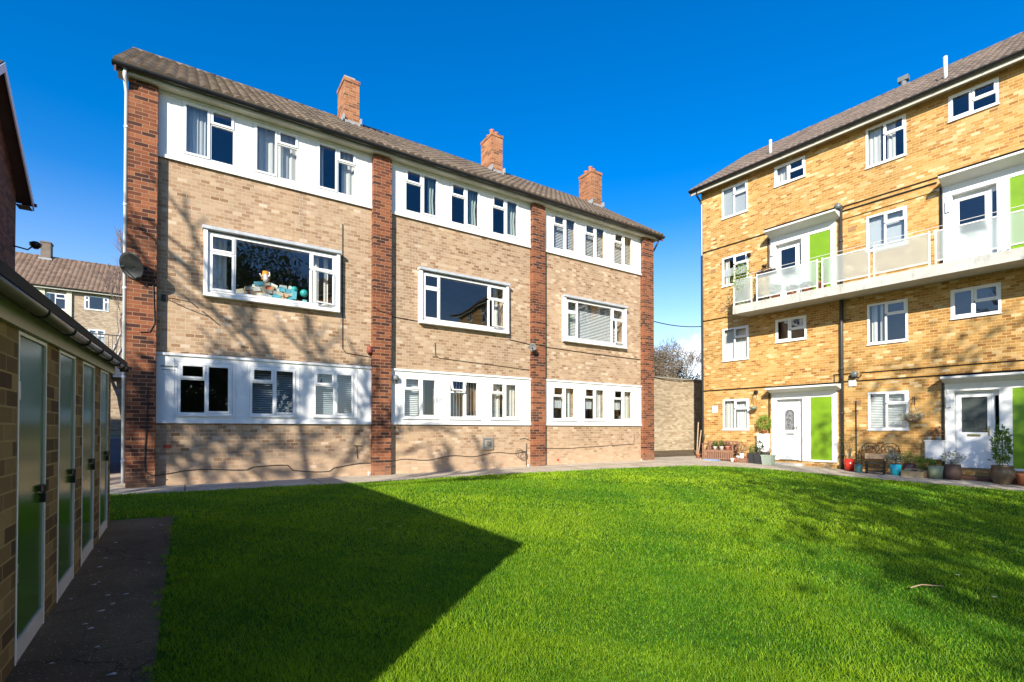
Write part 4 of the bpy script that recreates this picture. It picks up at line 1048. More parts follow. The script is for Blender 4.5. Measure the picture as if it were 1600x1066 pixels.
# ------------------------------------------------------------------ dark block at the left edge, gable towards the court
def block_c():
    y0, y1, x1 = 13.95, 18.9, -3.95; D = y1-y0
    # local frame: gable front is the plane x = 0, building runs to -x
    C_ = thing('gabled_brick_block', 'tall dark brick block with a white edged gable at the left edge', 'building', (x1, y0, 0))
    ze, zr = 7.75, 7.75+.82*D/2
    b = MB().pyz([(0, -.5), (D, -.5), (D, ze), (D/2, zr), (0, ze)], -14, 0); b.build('wall', MAT['dark_brick'], C_)
    r = MB(); o = .32
    for s_, (ya, yb) in enumerate(((-o, D/2), (D+o, D/2))):
        za = ze-.82*o
        r.v += [(-14, ya, za+.12), (.28, ya, za+.12), (.28, yb, zr+.12), (-14, yb, zr+.12), (-14, ya, za), (.28, ya, za), (.28, yb, zr), (-14, yb, zr)]; i = len(r.v)-8
        r.f += [(i, i+1, i+2, i+3), (i+4, i+7, i+6, i+5), (i, i+4, i+5, i+1), (i+1, i+5, i+6, i+2), (i+3, i+2, i+6, i+7)]
    ro = r.build('roof', mat('dark_tiles', (.06, .045, .04), .85, vary=.3), C_)
    g = MB(); za = ze-.82*o
    g.pyz([(-o-.02, za-.14), (-o-.02, za+.09), (D/2, zr+.09), (D+o+.02, za+.09), (D+o+.02, za-.14), (D/2, zr-.14)], .282, .31); g.build('bargeboard', mat('lilac_white_barge', (.55, .54, .60), .6), ro)
    MB().box(.0, .28, D-.02, D+o, za-.16, za-.13).build('boxed_eave', mat('dark_soffit'), ro)
    MB().tube([(.05, D+o+.03, za+.03), (.36, D+o+.03, za+.03)], .05, 8).build('gutter', BLACKP, ro)
    MB().box(-13, -12.9, 1, 2, 1, 2).build('window', GLASS, C_)
    return C_
block_c()
t_ = MB().tube([(-3.95, 18.7, 6.13), (-3.7, 18.9, 6.13), (-3.62, 18.95, 6.25)], .02, 6).lathe([(.05, 0), (.13, .08), (.14, .15), (.06, .2)], (-3.55, 18.95, 6.2), 10).build('floodlight', BLACKP, None, True)
tag(t_, 'small black floodlight sticking out from the dark block on the left', 'light')

# ------------------------------------------------------------------ distant block with tiled roof, seen between shed and block A
def block_e():
    E_ = thing('distant_apartment_block', 'distant pale brick apartment block with a long brown tiled roof and one chimney', 'building', (0, 50, .5))
    Z = 11.25; D = 8
    ws = [(-8.80, -7.62, 9.70, 10.92, 'b_casement', ['drape:0-.2']), (-6.58, -5.10, 9.92, 10.98, 'picture', ['drape:.8-1']), (-6.35, -5.30, 7.2, 8.42, 'plain', ['blind']), (-13.5, -12.2, 9.9, 10.95, 'plain', []), (-3.9, -2.6, 9.9, 10.95, 'plain', ['net']), (-3.9, -2.6, 7.2, 8.3, 'plain', ['net']), (-9.0, -7.6, 7.2, 8.4, 'plain', ['net']), (1.6, 2.9, 9.9, 10.95, 'plain', [])]
    b = MB(); wall_holes(b, -26, 8, -2, Z, [w[:4] for w in ws], 0, .2)
    for x in (-26, 8): b.quad((x, 0, -2), (x, D, -2), (x, D, Z), (x, 0, Z)); b.quad((x, 0, Z), (x, D, Z), (x, D/2+.01, Z+3.1), (x, D/2, Z+3.1))
    b.quad((-26, D, -2), (8, D, -2), (8, D, Z), (-26, D, Z)); b.build('wall', MAT['far_brick'], E_)
    MB().box(-25, 7, 2.5, 2.6, 0, 11.2).box(-25, 7, .21, 2.5, 8.7, 8.8).box(-25, 7, .21, 7, 11.2, 11.24).build('interior_walls', DARKIN, E_)
    for w in ws: window(E_, *w[:4], w[4], -.02, w[5], fw=.07)
    MB().box(-9.35, -9.0+.18, -.12, -.002, 9.0, 11.2).box(-7.6, -7.3, -.12, -.002, 8.4, 11.2).box(-8.82, -7.6, -.06, -.002, 8.6, 9.68).build('window_panel', mat('cream_panel', (.62, .56, .42), .7), E_)
    ro = gable_roof(E_, -26.2, 8.2, D, Z+.05, Z+3.35, TILE_E, over=.4, period=.3)
    MB().box(-26, 8, -.36, -.33, Z-.12, Z+.03).build('fascia', mat('grey_fascia', (.45, .43, .38), .7), E_)
    gutter(E_, -26, 8, -.42, Z+.05, BLACKP)
    c = MB().box(-9.75, -9.15, 3.55, 4.4, Z+2.2, Z+4.35).box(-9.8, -9.1, 3.5, 4.45, Z+4.352, Z+4.45); ch = c.build('chimney', mat('grey_brown_stack', (.20, .16, .13), .9, vary=.3), ro)
    MB().box(-9.85, -9.05, 3.4, 3.545, Z+2.85, Z+3.1).build('flashing', LEAD, ch)
block_e()
def outbuilding():
    O = thing('flat_roofed_outbuilding', 'low pale brick outbuilding with a flat roof terrace and dark railings behind the downpipe', 'building', (0, 28, .9))
    MB().box(-5.4, 5, 0, 6, -.6, 2.52).build('wall', MAT['far_brick'], O)
    MB().box(-5.6, 5.2, -.25, 6.2, 2.524, 3.02).build('roof_slab', mat('blue_black_slab', (.035, .045, .075), .6), O)
    r = MB()
    for x in np.arange(-5.5, 5.1, .14): r.box(x-.009, x+.009, -.2, -.18, 3.02, 4.35)
    r.box(-5.5, 5.1, -.21, -.17, 4.35, 4.39); r.box(-5.5, 5.1, -.205, -.175, 3.1, 3.13); r.build('railing', mat('railing_dark', (.05, .04, .04), .6), O)
    MB().box(-2.36, -2.2, -.1, -.002, -.05, .75).build('white_panel', PANEL, O)
outbuilding()

# ------------------------------------------------------------------ alley wall, wire
def alley():
    w = thing('garden_wall', 'tall pale stained brick wall closing the alley between the two blocks', 'wall', (13.9, 14.5, g1(16, 14.5)))
    MB().box(0, 9, 0, .25, -.4, 3.17).build('wall', MAT['wall_brick'], w)
    MB().box(-.0, 9, -.03, .28, 3.172, 3.23).build('coping', mat('coping_stone', (.36, .33, .26), .9, vary=.3), w)
    pts = []
    a = Vector((13.9, YA+.1, 5.07)); b = Vector((*bw(-.80, .02), 5.15))
    for i in range(13):
        t = i/12; p = a.lerp(b, t); p.z -= .10*4*t*(1-t); pts.append(p)
    o = MB().tube(pts, .018, 5).build('overhead_wire', BLACKM); tag(o, 'thin black wire strung across the alley between the two blocks', 'wire')
alley()

# ------------------------------------------------------------------ trees
def tree_mesh(rs, base, height, trunk_r, lean=(0, 0), levels=5, spread=.55, split=(2, 3), first=.28, twig_r=.006, shrink=.74, up=.25, dens=1.0, droop=0):
    """recursive bare tree -> (thick MB, thin MB)"""
    th, tn = MB(), MB()
    def grow(p, d, L, r, lv):
        n = 4; pts = [p]; rad = [r]; q = p.copy(); dd = d.copy()
        for i in range(n):
            dd = (dd+Vector((rs.gauss(0, .10), rs.gauss(0, .10), rs.gauss(0, .06)+up*.08-droop*.05*(lv <= 1)))).normalized()
            q = q+dd*(L/n); pts.append(q.copy()); rad.append(max(r*(1-.30*(i+1)/n), twig_r*.6))
        (th if lv >= levels-1 else tn).tube(pts, rad, 7 if r > .05 else (5 if r > .02 else 3), cap=False)
        if lv <= 0: return
        kids = rs.choice(split) + (1 if lv < levels-2 and rs.random() < .4*dens else 0)
        for k2 in range(kids):
            ax = Vector((rs.gauss(0, 1), rs.gauss(0, 1), rs.gauss(0, .35))); ax = (ax-dd*ax.dot(dd)).normalized()
            nd = (dd*cos(spread)+ax*sin(spread)*rs.uniform(.7, 1.25)+Vector((0, 0, up*.3-droop*(lv <= 2)*.5))).normalized()
            idx = rs.choice((2, 3, 4)) if k2 else 4
            grow(pts[idx].copy(), nd, L*shrink*rs.uniform(.75, 1.15), max(rad[idx]*(.74 if k2 else .88), twig_r), lv-1)
    grow(Vector(base), Vector((lean[0], lean[1], 1)).normalized(), height*first, trunk_r, levels)
    return th, tn
def tree(seed, name, label, loc, m1, m2, group=None, cat='tree', **kw):
    rs = random.Random(seed); z = g1(*loc)-.1
    t = thing(name, label, cat, (loc[0], loc[1], z), rs.uniform(0, 6), group)
    th, tn = tree_mesh(rs, (0, 0, 0), **kw); th.build('trunk', m1, t, True); tn.build('crown', m2, t, True); return t
# (these stand behind the photographer) casting their shadows over the left bay, the lawn and the right block (they stand behind the photographer)
tree(11, 'bare_tree', 'bare spreading tree behind the store sheds', (-11.4, 1.5), BARK, TWIG, height=13.6, trunk_r=.25, levels=7, spread=.50, twig_r=.030, first=.25, up=.3, shrink=.77)
tree(23, 'bare_tree', 'bare tree standing behind the photographer', (-3.6, -7.7), BARK, TWIG, height=13, trunk_r=.28, levels=7, spread=.56, twig_r=.022, first=.25, up=.3, shrink=.77)
tree(31, 'bare_tree', 'taller bare tree far behind the photographer', (-2.7, -12.1), BARK, TWIG, height=15, trunk_r=.30, levels=7, spread=.52, twig_r=.022, first=.27, up=.3, shrink=.76)
tree(5, 'birch_tree', 'slender bare birch with pale branches in front of the distant block', (-2.95, 27.2), BIRCH, BIRCHT, lean=(-.03, 0), height=13.5, trunk_r=.085, levels=7, spread=.33, twig_r=.009, first=.30, up=.5, split=(2, 3), shrink=.72)
for i, (x, y, h, lab) in enumerate(((38, 31.5, 8.6, 'tall bare blue grey tree beyond the alley wall nearest block B'), (33, 27.0, 7.2, 'bare tree in the middle of the gap beyond the alley wall'), (44, 38, 9.5, 'far bare tree on the skyline beyond the alley wall'), (31.5, 27.2, 6.2, 'bare tree behind the right corner of block A'))):
    tree(41+i, 'bare_tree', lab, (x, y), BARK, TWIG, group='bare trees beyond the alley wall', height=h*1.3, trunk_r=.13, levels=7, spread=.5, twig_r=.012, first=.24, up=.3, shrink=.76)
def bush_tree(seed, name, label, loc, rad, h, m_leaf, n, leaf=.12, base=1.0, trunk=.12):
    rs = np.random.RandomState(seed); z = g1(*loc)
    t = thing(name, label, 'tree', (loc[0], loc[1], z))
    th, tn = tree_mesh(random.Random(seed), (0, 0, -.1), height=h*.95, trunk_r=trunk, levels=4, spread=.5, first=.3, twig_r=.01, shrink=.72)
    th.build('trunk', BARK, t, True); tn.build('branches', TWIG, t, True)
    cl = rs.normal(0, 1, (26, 3)); cl /= np.linalg.norm(cl, axis=1)[:, None]; cl *= rs.uniform(.35, .85, (26, 1))
    idx = rs.randint(0, 26, n); p = cl[idx]+rs.normal(0, .17, (n, 3))
    c = np.stack([p[:, 0]*rad, p[:, 1]*rad, base+(h-base)*(.5+.5*p[:, 2]*.95)], -1)
    a = rs.normal(0, 1, (n, 3)); a /= np.linalg.norm(a, axis=1)[:, None]; b = np.cross(a, rs.normal(0, 1, (n, 3))); b /= np.linalg.norm(b, axis=1)[:, None]
    s = leaf*rs.uniform(.5, 1.2, (n, 1)); V = np.stack([c-a*s, c+b*s*.5, c+a*s, c-b*s*.5], 1).reshape(-1, 3); i = np.arange(n)*4
    np_mesh('crown', V, np.stack([i, i+1, i+2, i+3], -1), m_leaf, t, np.repeat(np.clip(rs.normal(.5, .25, n), 0, 1), 4)); return t
bush_tree(3, 'ivy_clad_tree', 'dark ivy covered tree reflected in the left windows, standing behind the photographer', (4.6, -11.5), 3.4, 15, LEAFD, 30000, .16, 1.0)
bush_tree(4, 'evergreen_tree', 'broad dark evergreen reflected in the lower left windows, behind the photographer', (.2, -14.5), 3.6, 9.5, LEAFD, 24000, .17, .4)
bush_tree(14, 'ivy_clad_tree', 'tree with ivy added to thicken its shadow on the right of the lawn, behind the photographer', (-4.0, -7.4), 2.7, 11.5, LEAFD, 1300, .12, 4.5)  # leaf crown added over the bare tree to deepen the lawn shadow
bush_tree(15, 'ivy_clad_tree', 'tall tree with scattered ivy, added to dapple the right block with shade, behind and right of the photographer', (3.3, -7.2), 3.0, 13, LEAFD, 3000, .12, 7.0)  # unseen leafy crown added for dappled shade on the right block
bush_tree(16, 'ivy_clad_tree', 'tree with sparse ivy added to mottle the left bay with shade, behind the store sheds', (-11.9, 1.9), 2.2, 10.6, LEAFD, 1900, .10, 5.2)  # unseen leaf crown added to break up the shadow on the left bay
bush_tree(8, 'brown_bush', 'dense brown winter bush beyond the alley wall', (27.5, 22.6), 1.9, 7.0, TWIGL, 9000, .06, 2.8)
bush_tree(9, 'brown_bush', 'smaller brown winter bush close to block A beyond the alley wall', (25.2, 21.4), 1.6, 6.2, TWIGL, 8000, .06, 2.5)
bush_tree(12, 'evergreen_bush', 'dark green bush behind the wall beside block B', (29.6, 22.3), 1.0, 5.4, LEAFD, 3600, .07, 2)
# small far house seen over the alley wall
def far_house(x, y, w, zt, label):
    h = thing('distant_house', label, 'house', (x, y, 0), R(-55))
    MB().pxz([(-w/2, 0), (w/2, 0), (w/2, zt-1.6), (0, zt), (-w/2, zt-1.6)], 0, 6).build('wall', mat('far_cream', (.68, .60, .45), .8), h)
    r = MB(); 
    for s_ in (-1, 1): r.v += [(s_*(w/2+.3), -.3, zt-1.75), (s_*(w/2+.3), 6.3, zt-1.75), (0, 6.3, zt+.1), (0, -.3, zt+.1)]; i = len(r.v)-4; r.f.append((i, i+1, i+2, i+3))
    ro = r.build('roof', mat('orange_tiles', (.42, .20, .10), .85), h); ro.modifiers.new('solid', 'SOLIDIFY').thickness = .12
    MB().box(-.8, .8, -.03, 0, zt-3.4, zt-2).build('window', mat('far_pane', (.1, .13, .18), .15), h)
far_house(42, 32.6, 3.2, 6.1, 'small distant cream house with an orange roof seen over the alley wall')
far_house(38.5, 31.2, 2.6, 5.7, 'tiny pale gable of a distant house beside block A over the alley wall')

# ------------------------------------------------------------------ pots and plants in front of block B
def leaves(name, m, c, r, n, leaf, seed, parent=None, flat=1.0, up=0.0, aspect=.45):
    rs = np.random.RandomState(seed); p = rs.normal(0, 1, (n, 3)); p /= np.linalg.norm(p, axis=1)[:, None]; p *= rs.uniform(.45, 1, (n, 1))**.6
    p += .16*rs.normal(0, 1, (n, 3))*rs.uniform(0, 1.2, (n, 1))
    q = np.array(c)+p*np.array(r)
    a = p+rs.normal(0, .6, (n, 3))+np.array([0, 0, up]); a /= np.linalg.norm(a, axis=1)[:, None]; b = np.cross(a, rs.normal(0, 1, (n, 3))); b /= np.linalg.norm(b, axis=1)[:, None]
    nn = np.cross(a, b); s = leaf*rs.uniform(.6, 1.25, (n, 1))
    V = np.stack([q-a*s, q+b*s*aspect+nn*s*.1, q+a*s, q-b*s*aspect+nn*s*.1], 1).reshape(-1, 3); i = np.arange(n)*4
    return np_mesh(name, V, np.stack([i, i+1, i+2, i+3], -1), m, parent, np.repeat(np.clip(rs.normal(.5, .28, n), 0, 1), 4))
def strands(c, r, h, n, rad, seed, b=None):
    rs = random.Random(seed); b = b or MB()
    for i in range(n):
        a = rs.uniform(0, 6.28); rr = r*rs.uniform(.3, 1); hh = h*rs.uniform(.6, 1.1)
        b.tube([(c[0]+.3*rr*cos(a)*.2, c[1]+.06*rr*sin(a), c[2]), (c[0]+.4*rr*cos(a), c[1]+.4*rr*sin(a), c[2]+hh*.6), (c[0]+rr*cos(a), c[1]+rr*sin(a), c[2]+hh)], [rad, rad*.8, rad*.4], 4, cap=False)
    return b
def place(x, off): p = bw(x, off); return (p[0], p[1], g1(*p)+.006)
POT = {'round': lambda r, h: [(r*.72, 0), (r*.98, h*.82), (r*1.08, h*.84), (r*1.08, h), (r*.96, h), (r*.9, h*.86)],
       'straight': lambda r, h: [(r*.82, 0), (r, h), (r*.93, h), (r*.88, h*.86)],
       'urn': lambda r, h: [(r*.55, 0), (r*.62, h*.04), (r*.98, h*.45), (r, h*.7), (r*.84, h*.93), (r*.95, h), (r*.85, h), (r*.75, h*.88)],
       'barrel': lambda r, h: [(r*.8, 0), (r*.98, h*.4), (r*.9, h*.8), (r*.82, h), (r*.74, h), (r*.7, h*.85)]}
def pot(x, off, shape, r, h, m, label, plant=None, group=None, cat='plant pot', name='plant_pot', square=False, seed=1, z=None, pm=None):
    p = place(x, off); zb = p[2] if z is None else z
    t = thing(name, label, cat, (p[0], p[1], zb), B_ROT, group)
    if square:
        b = MB(); w = r; b.v += [(-w*.82, -w*.82, 0), (w*.82, -w*.82, 0), (w*.82, w*.82, 0), (-w*.82, w*.82, 0), (-w, -w, h), (w, -w, h), (w, w, h), (-w, w, h)]
        b.f += [(0, 3, 2, 1), (0, 1, 5, 4), (1, 2, 6, 5), (2, 3, 7, 6), (3, 0, 4, 7)]; b.box(-w*1.04, w*1.04, -w*1.04, -w*.94, h-.03, h+.005).box(-w*1.04, w*1.04, w*.94, w*1.04, h-.03, h+.005).box(-w*1.04, -w*.94, -w*.94, w*.94, h-.03, h+.005).box(w*.94, w*1.04, -w*.94, w*.94, h-.03, h+.005)
        b.box(-w*.9, w*.9, -w*.9, w*.9, h-.06, h-.05); b.build('pot', m, t)
    else: MB().lathe(POT[shape](r, h), (0, 0, 0), 20).build('pot', m, t, True)
    MB().lathe([(r*.86, h*.86), (r*.8, h*.9)], (0, 0, 0), 14).build('soil', SOIL, t)
    if plant:
        kind, pr, ph, pmn = plant[:4]; n = plant[4] if len(plant) > 4 else 220
        if kind == 'ball':
            MB().tube([(0, 0, h*.85), (.01, 0, h+ph*.6)], .012, 6).build('stem', BARK, t); leaves('foliage', pmn, (0, 0, h+ph), (pr, pr, pr*1.05), n, .035, seed, t)
        elif kind == 'bushy':
            strands((0, 0, h*.85), pr*.7, ph*.8, 9, .006, seed).build('stems', TWIG, t); leaves('foliage', pmn, (0, 0, h+ph*.55), (pr, pr, ph*.6), n, .032, seed, t, up=.5)
        elif kind == 'tall':
            MB().tube([(0, 0, h*.85), (.01, 0, h+ph*.8)], .012, 6).build('stem', BARK, t); leaves('foliage', pmn, (0, 0, h+ph*.5), (pr, pr, ph*.52), n, .045, seed, t, up=.4)
        elif kind == 'twiggy':
            strands((0, 0, h*.85), pr, ph, 16, .005, seed).build('stems', TWIG, t); leaves('foliage', pmn, (0, 0, h+ph*.6), (pr, pr, ph*.5), n, .022, seed, t)
    return t
BLK = mat('black_planter', (.03, .03, .035), .5); SAGE = mat('sage_planter', (.33, .40, .32), .6, vary=.1); RED = mat('red_glaze', (.50, .03, .015), .25); TEAL = mat('turquoise_pot', (.02, .42, .52), .4)
BRONZE = mat('bronze_urn', (.16, .115, .07), .35, vary=.3, metal=.35); TERR = TERRA
# far doorway group
pot(-.47, .55, 'straight', .06, .22, mat('white_glazed', (.75, .74, .7), .3), 'small plain white pot at the corner of block B')
pot(-.66, .6, 'round', .08, .16, TERR, 'small terracotta pot next to the small white pot at the corner of block B', seed=4)
def bench_wood():
    p = place(.16, .50); t = thing('wooden_bench', 'slatted brown wooden bench with plants on its seat at the corner of block B', 'bench', p, B_ROT+R(4))
    b = MB()
    for i in range(4): b.box(-.55, .55, -.22+i*.11, -.13+i*.11, .36, .38)
    b.build('seat', WOOD, t)
    b = MB()
    for i in range(13): b.box(-.5+i*.08, -.5+i*.08+.055, -.235, -.222, .06, .35)
    b.box(-.56, .56, -.245, -.22, .30, .36).box(-.56, .56, -.245, -.22, .05, .09); b.build('front_slats', WOOD, t)
    b = MB(); 
    for i in range(9): b.box(-.5+i*.12, -.5+i*.12+.07, .20, .22, .40, .66)
    b.box(-.55, .55, .195, .225, .66, .71); b.build('backrest', WOOD, t)
    for x in (-.57, .53):
        MB().box(x, x+.045, -.23, -.18, 0, .58).box(x, x+.045, .18, .23, 0, .7).box(x-.01, x+.055, -.26, .23, .582, .61).build('arm_frame', WOOD, t)
    return t
bench_wood()
bz = place(.16, .5)[2]+.382
pot(-.05, .48, 'round', .07, .11, mat('white_glazed'), 'small white pot with a green plant on the left of the wooden bench seat', ('bushy', .13, .18, LEAFG, 120), z=bz, seed=9)
pot(.22, .50, 'round', .07, .12, mat('white_glazed'), 'small white pot with a grassy plant in the middle of the wooden bench seat', ('bushy', .12, .2, LEAFG, 120), z=bz, seed=10)
pot(.45, .50, 'round', .08, .14, mat('pink_pot', (.62, .22, .17), .6), 'pink pot with dry leaves on the right end of the wooden bench seat', ('bushy', .13, .18, LEAFR, 110), z=bz, seed=11)
cl = MB().box(-.27, .27, -.10, .10, 0, .05).build('folded_hose_mat', mat('blue_mat', (.20, .28, .45), .7)); cl.location = place(.08, .93); cl.rotation_euler = (0, 0, B_ROT); tag(cl, 'flat blue mat on the path in front of the wooden bench', 'mat')
def stake(x, off, h, lean, label, r=.016, m=LWOOD):
    p = place(x, off); o = MB().tube([(0, 0, 0), (lean*.5, .1, h*.5), (lean, .2, h)], r, 6).box(-r*3, r*3, -.02, .02, h*.02, h*.03).build('garden_cane', m); o.location = p; o.rotation_euler = (0, 0, B_ROT); tag(o, label, 'garden tool', 'canes and tools leaning at the corner of block B')
stake(-.88, .35, 1.35, -.05, 'longest pale wooden cane leaning at the corner of block B', .022)
stake(-.80, .4, 1.05, .02, 'shorter pale wooden cane leaning at the corner of block B', .02)
stake(-.70, .45, .9, .12, 'dark thin pole leaning towards the wooden bench', .012, BLACKM)
# crate with pots, black planters, sage planter with round shrub
p = place(1.05, .62); cr = thing('wooden_crate', 'low reddish wooden crate of small pots beside the black planters', 'crate', p, B_ROT)
b = MB()
for z in (.0, .055, .11): b.box(-.24, .24, -.15, -.135, z, z+.045).box(-.24, .24, .135, .15, z, z+.045).box(-.24, -.225, -.135, .135, z, z+.045).box(.225, .24, -.135, .135, z, z+.045)
b.box(-.22, .22, -.13, .13, .01, .02); b.build('slats', WOOD, cr)
cz = p[2]+.02
pot(.90, .60, 'round', .075, .20, mat('white_glazed'), 'white pot at the left end of the reddish crate', z=cz, seed=21)
pot(1.06, .66, 'straight', .07, .30, mat('white_glazed'), 'tall white container with dried brown leaves in the reddish crate', ('bushy', .17, .35, LEAFR, 170), z=cz, seed=22)
pot(1.18, .55, 'round', .075, .22, TERR, 'terracotta pot at the right end of the reddish crate', z=cz, seed=23)
pot(.78, .78, 'straight', .06, .13, mat('white_glazed'), 'small white pot on the path in front of the crate', seed=24)
pot(.92, .84, 'round', .05, .09, TERR, 'small orange pot on the path in front of the crate', seed=25)
pot(1.40, .55, 'x', .14, .34, BLK, 'left black square planter with green shoots', ('bushy', .15, .24, LEAFG, 190), square=True, seed=26)
pot(1.66, .62, 'x', .14, .34, BLK, 'right black square planter with a spiky plant next to the sage planter', ('bushy', .14, .40, LEAFD, 200), square=True, seed=27)
pot(1.97, .66, 'x', .17, .32, SAGE, 'square sage green planter beside the first white entrance with a sparse twiggy plant', ('twiggy', .18, .34, LEAFS, 70), square=True, seed=28)
def hung_box(x0, x1, z0, z1, label, plant, nm='meter_cabinet'):
    p = bw((x0+x1)/2, 0); t = thing(nm, label, 'cabinet', (p[0], p[1], z0), B_ROT); w = (x1-x0)/2; h = z1-z0
    MB().box(-w, w, -.20, -.002, 0, h-.03).build('cabinet', PANEL, t, bevel=.008)
    MB().box(-w-.02, w+.02, -.22, -.002, h-.028, h).build('lid', WHITE, t, bevel=.006)
    MB().box(-w+.02, w-.02, -.206, -.201, .02, h-.06).build('door', WHITE, t); return t
hung_box(1.36, 1.74, .34, .98, 'white meter cabinet on the wall under the round green shrub', None)
pot(1.60, .17, 'round', .11, .12, TERR, 'bright round green shrub on top of the white meter cabinet', ('ball', .25, .26, LEAFL, 620), z=.985, seed=31, cat='potted shrub', name='potted_shrub')
hung_box(6.02, 6.42, .30, .83, 'white meter cabinet on the wall left of the second entrance', None)
tz = .832
pot(6.10, .14, 'round', .07, .09, mat('grey_pot', (.3, .3, .3), .6), 'small pot of dry twigs on the left of the second meter cabinet', ('twiggy', .12, .14, LEAFR, 70), z=tz, seed=32)
pot(6.30, .14, 'round', .07, .09, mat('grey_pot'), 'small pot with a wind blown brown plant on the right of the second meter cabinet', ('bushy', .10, .26, LEAFR, 110), z=tz, seed=33)
# hanging baskets
def hanging(x, z, hz, label, m, leafm, r=.14):
    p = bw(x, 0); t = thing('hanging_basket', label, 'hanging basket', (p[0], p[1], z), B_ROT)
    MB().lathe([(.02, -r*.75), (r*.7, -r*.55), (r, 0), (r*.94, 0), (r*.6, -r*.4)], (0, -.22, 0), 16).build('basket', m, t, True)
    b = MB()
    for a in range(3): b.tube([(r*.95*cos(a*2.1), -.22+r*.95*sin(a*2.1), 0), (0, -.22, hz-.06)], .004, 4)
    b.build('chain', BLACKM, t); MB().tube([(0, -.005, hz-.18), (0, -.01, hz+.05), (0, -.2, hz+.04), (0, -.22, hz-.05)], .009, 6).build('hook', BLACKM, t)
    if leafm:
        leaves('foliage', leafm, (-.02, -.22, .03), (.30, .2, .14), 420, .028, 51, t)
        strands((-.0, -.22, 0), .34, .16, 26, .004, 5).build('stems', TWIG, t)
    return t
hanging(1.26, 1.92, .50, 'small green hanging pot on the wall right of the ground floor window at the corner', mat('green_enamel', (.13, .18, .14), .4), None)
hanging(5.76, 1.45, .55, 'hanging basket of dry silvery plants beside the second ground floor window', mat('coir', (.17, .10, .06), 1), LEAFS, .17)
o = MB().tube([(0, -.02, 0), (0, -.03, .12)], .06, 10).build('sensor', BLACKP); o.location = (*bw(1.26, 0), 2.40); o.rotation_euler = (0, 0, B_ROT); tag(o, 'small round black sensor on the yellow wall above the hanging pot', 'sensor')
# middle group
pot(4.27, .42, 'straight', .15, .36, RED, 'glossy red pot with tall thin dry stems beside the drainpipe', ('twiggy', .22, .75, LEAFG, 170), seed=41)
def metal_bench():
    p = place(4.98, .38); t = thing('metal_bench', 'ornate black metal bench with curled back under the second ground floor window', 'bench', p, B_ROT)
    b = MB()
    for i in range(5): b.box(-.48, .48, -.2+i*.08, -.16+i*.08, .40, .412)
    b.build('seat', BLACKP, t)
    b = MB(); 
    for s_ in (-1, 1):
        c = [(s_*.24+.22*cos(R(a)), .2, .70+.17*sin(R(a))) for a in range(-30, 211, 20)]; b.tube(c, .011, 6)
        c = [(s_*.24+.12*cos(R(a)), .2, .68+.10*sin(R(a))) for a in range(0, 361, 30)]; b.tube(c, .008, 5)
        for q in (-.15, -.05, .05, .15): b.tube([(s_*.24+q, .2, .42), (s_*.24+q*.6, .2, .60), (s_*.24+q*1.1, .2, .80)], .006, 5)
    b.tube([(-.48, .2, .42), (-.48, .2, .62), (-.44, .2, .74)], .012, 6).tube([(.48, .2, .42), (.48, .2, .62), (.44, .2, .74)], .012, 6).tube([(-.48, .2, .44), (.48, .2, .44)], .010, 6)
    b.build('backrest', BLACKP, t, True)
    for s_ in (-1, 1): 
        MB().tube([(s_*.47, -.2, .40), (s_*.5, -.24, .2), (s_*.47, -.22, 0)], .014, 6).tube([(s_*.47, .2, .42), (s_*.47, .24, 0)], .014, 6).tube([(s_*.48, -.2, .41), (s_*.5, -.22, .56), (s_*.5, .0, .62), (s_*.48, .2, .60)], .012, 6).build('leg', BLACKP, t)
metal_bench()
bz = place(4.98, .38)[2]+.414
bx = MB().box(-.24, .24, -.1, .1, 0, .15).box(-.22, .22, -.08, .08, .15, .152).build('wooden_box', LWOOD); bx.location = (*bw(4.92, .36), bz); bx.rotation_euler = (0, 0, B_ROT); tag(bx, 'light wooden box of dried flowers on the black metal bench', 'box')
lv = leaves('foliage', LEAFR, (0, 0, .1), (.22, .09, .12), 200, .024, 61); lv.parent = bx; lv.location = (0, 0, .12)
pot(5.30, .36, 'straight', .075, .14, mat('tin', (.55, .57, .6), .3, metal=.5), 'small tin bucket with twigs on the right of the black metal bench', ('twiggy', .12, .22, LEAFS, 60), z=bz, seed=43)
pot(4.62, .80, 'straight', .10, .24, mat('petrol_blue', (.03, .13, .15), .5), 'dark petrol blue pot on the path before the black bench', ('twiggy', .13, .2, LEAFD, 90), seed=44)
b_ = thing('plant_stand', 'low black slatted stand in front of the black metal bench', 'stand', place(5.03, .78), B_ROT)
bb = MB()
for z in (.06, .17, .28): bb.box(-.22, .22, -.09, -.075, z, z+.05); bb.box(-.2, .2, -.07, .09, z, z+.012)
bb.build('shelf', BLACKP, b_)
for sx in (-.22, .2): MB().box(sx, sx+.02, -.095, .09, 0, .36).build('leg', BLACKP, b_)
pot(5.46, .62, 'straight', .135, .30, TEAL, 'bright turquoise pot with a trailing grey green plant', ('bushy', .22, .30, LEAFS, 260), seed=45)
pot(5.72, .36, 'barrel', .16, .34, mat('plum_pot', (.07, .03, .04), .5), 'dark plum pot with yellow green leaves behind the trough', ('bushy', .24, .28, LEAFL, 200), seed=46)
p = place(5.86, .66); tr = thing('wicker_trough', 'low pale wicker trough of small flowers on the path', 'planter', p, B_ROT)
MB().box(-.24, .24, -.10, .10, 0, .14).box(-.25, .25, -.11, -.095, .12, .15).box(-.25, .25, .095, .11, .12, .15).build('trough', mat('wicker', (.50, .37, .2), .9, vary=.4, vscale=40), tr)
leaves('foliage', LEAFS, (0, 0, .17), (.24, .1, .06), 160, .022, 66, tr)
pot(6.12, .50, 'straight', .13, .2, mat('basket_brown', (.25, .15, .08), .9), 'low brown basket with a bright green fern', ('bushy', .22, .30, LEAFG, 420), seed=47)
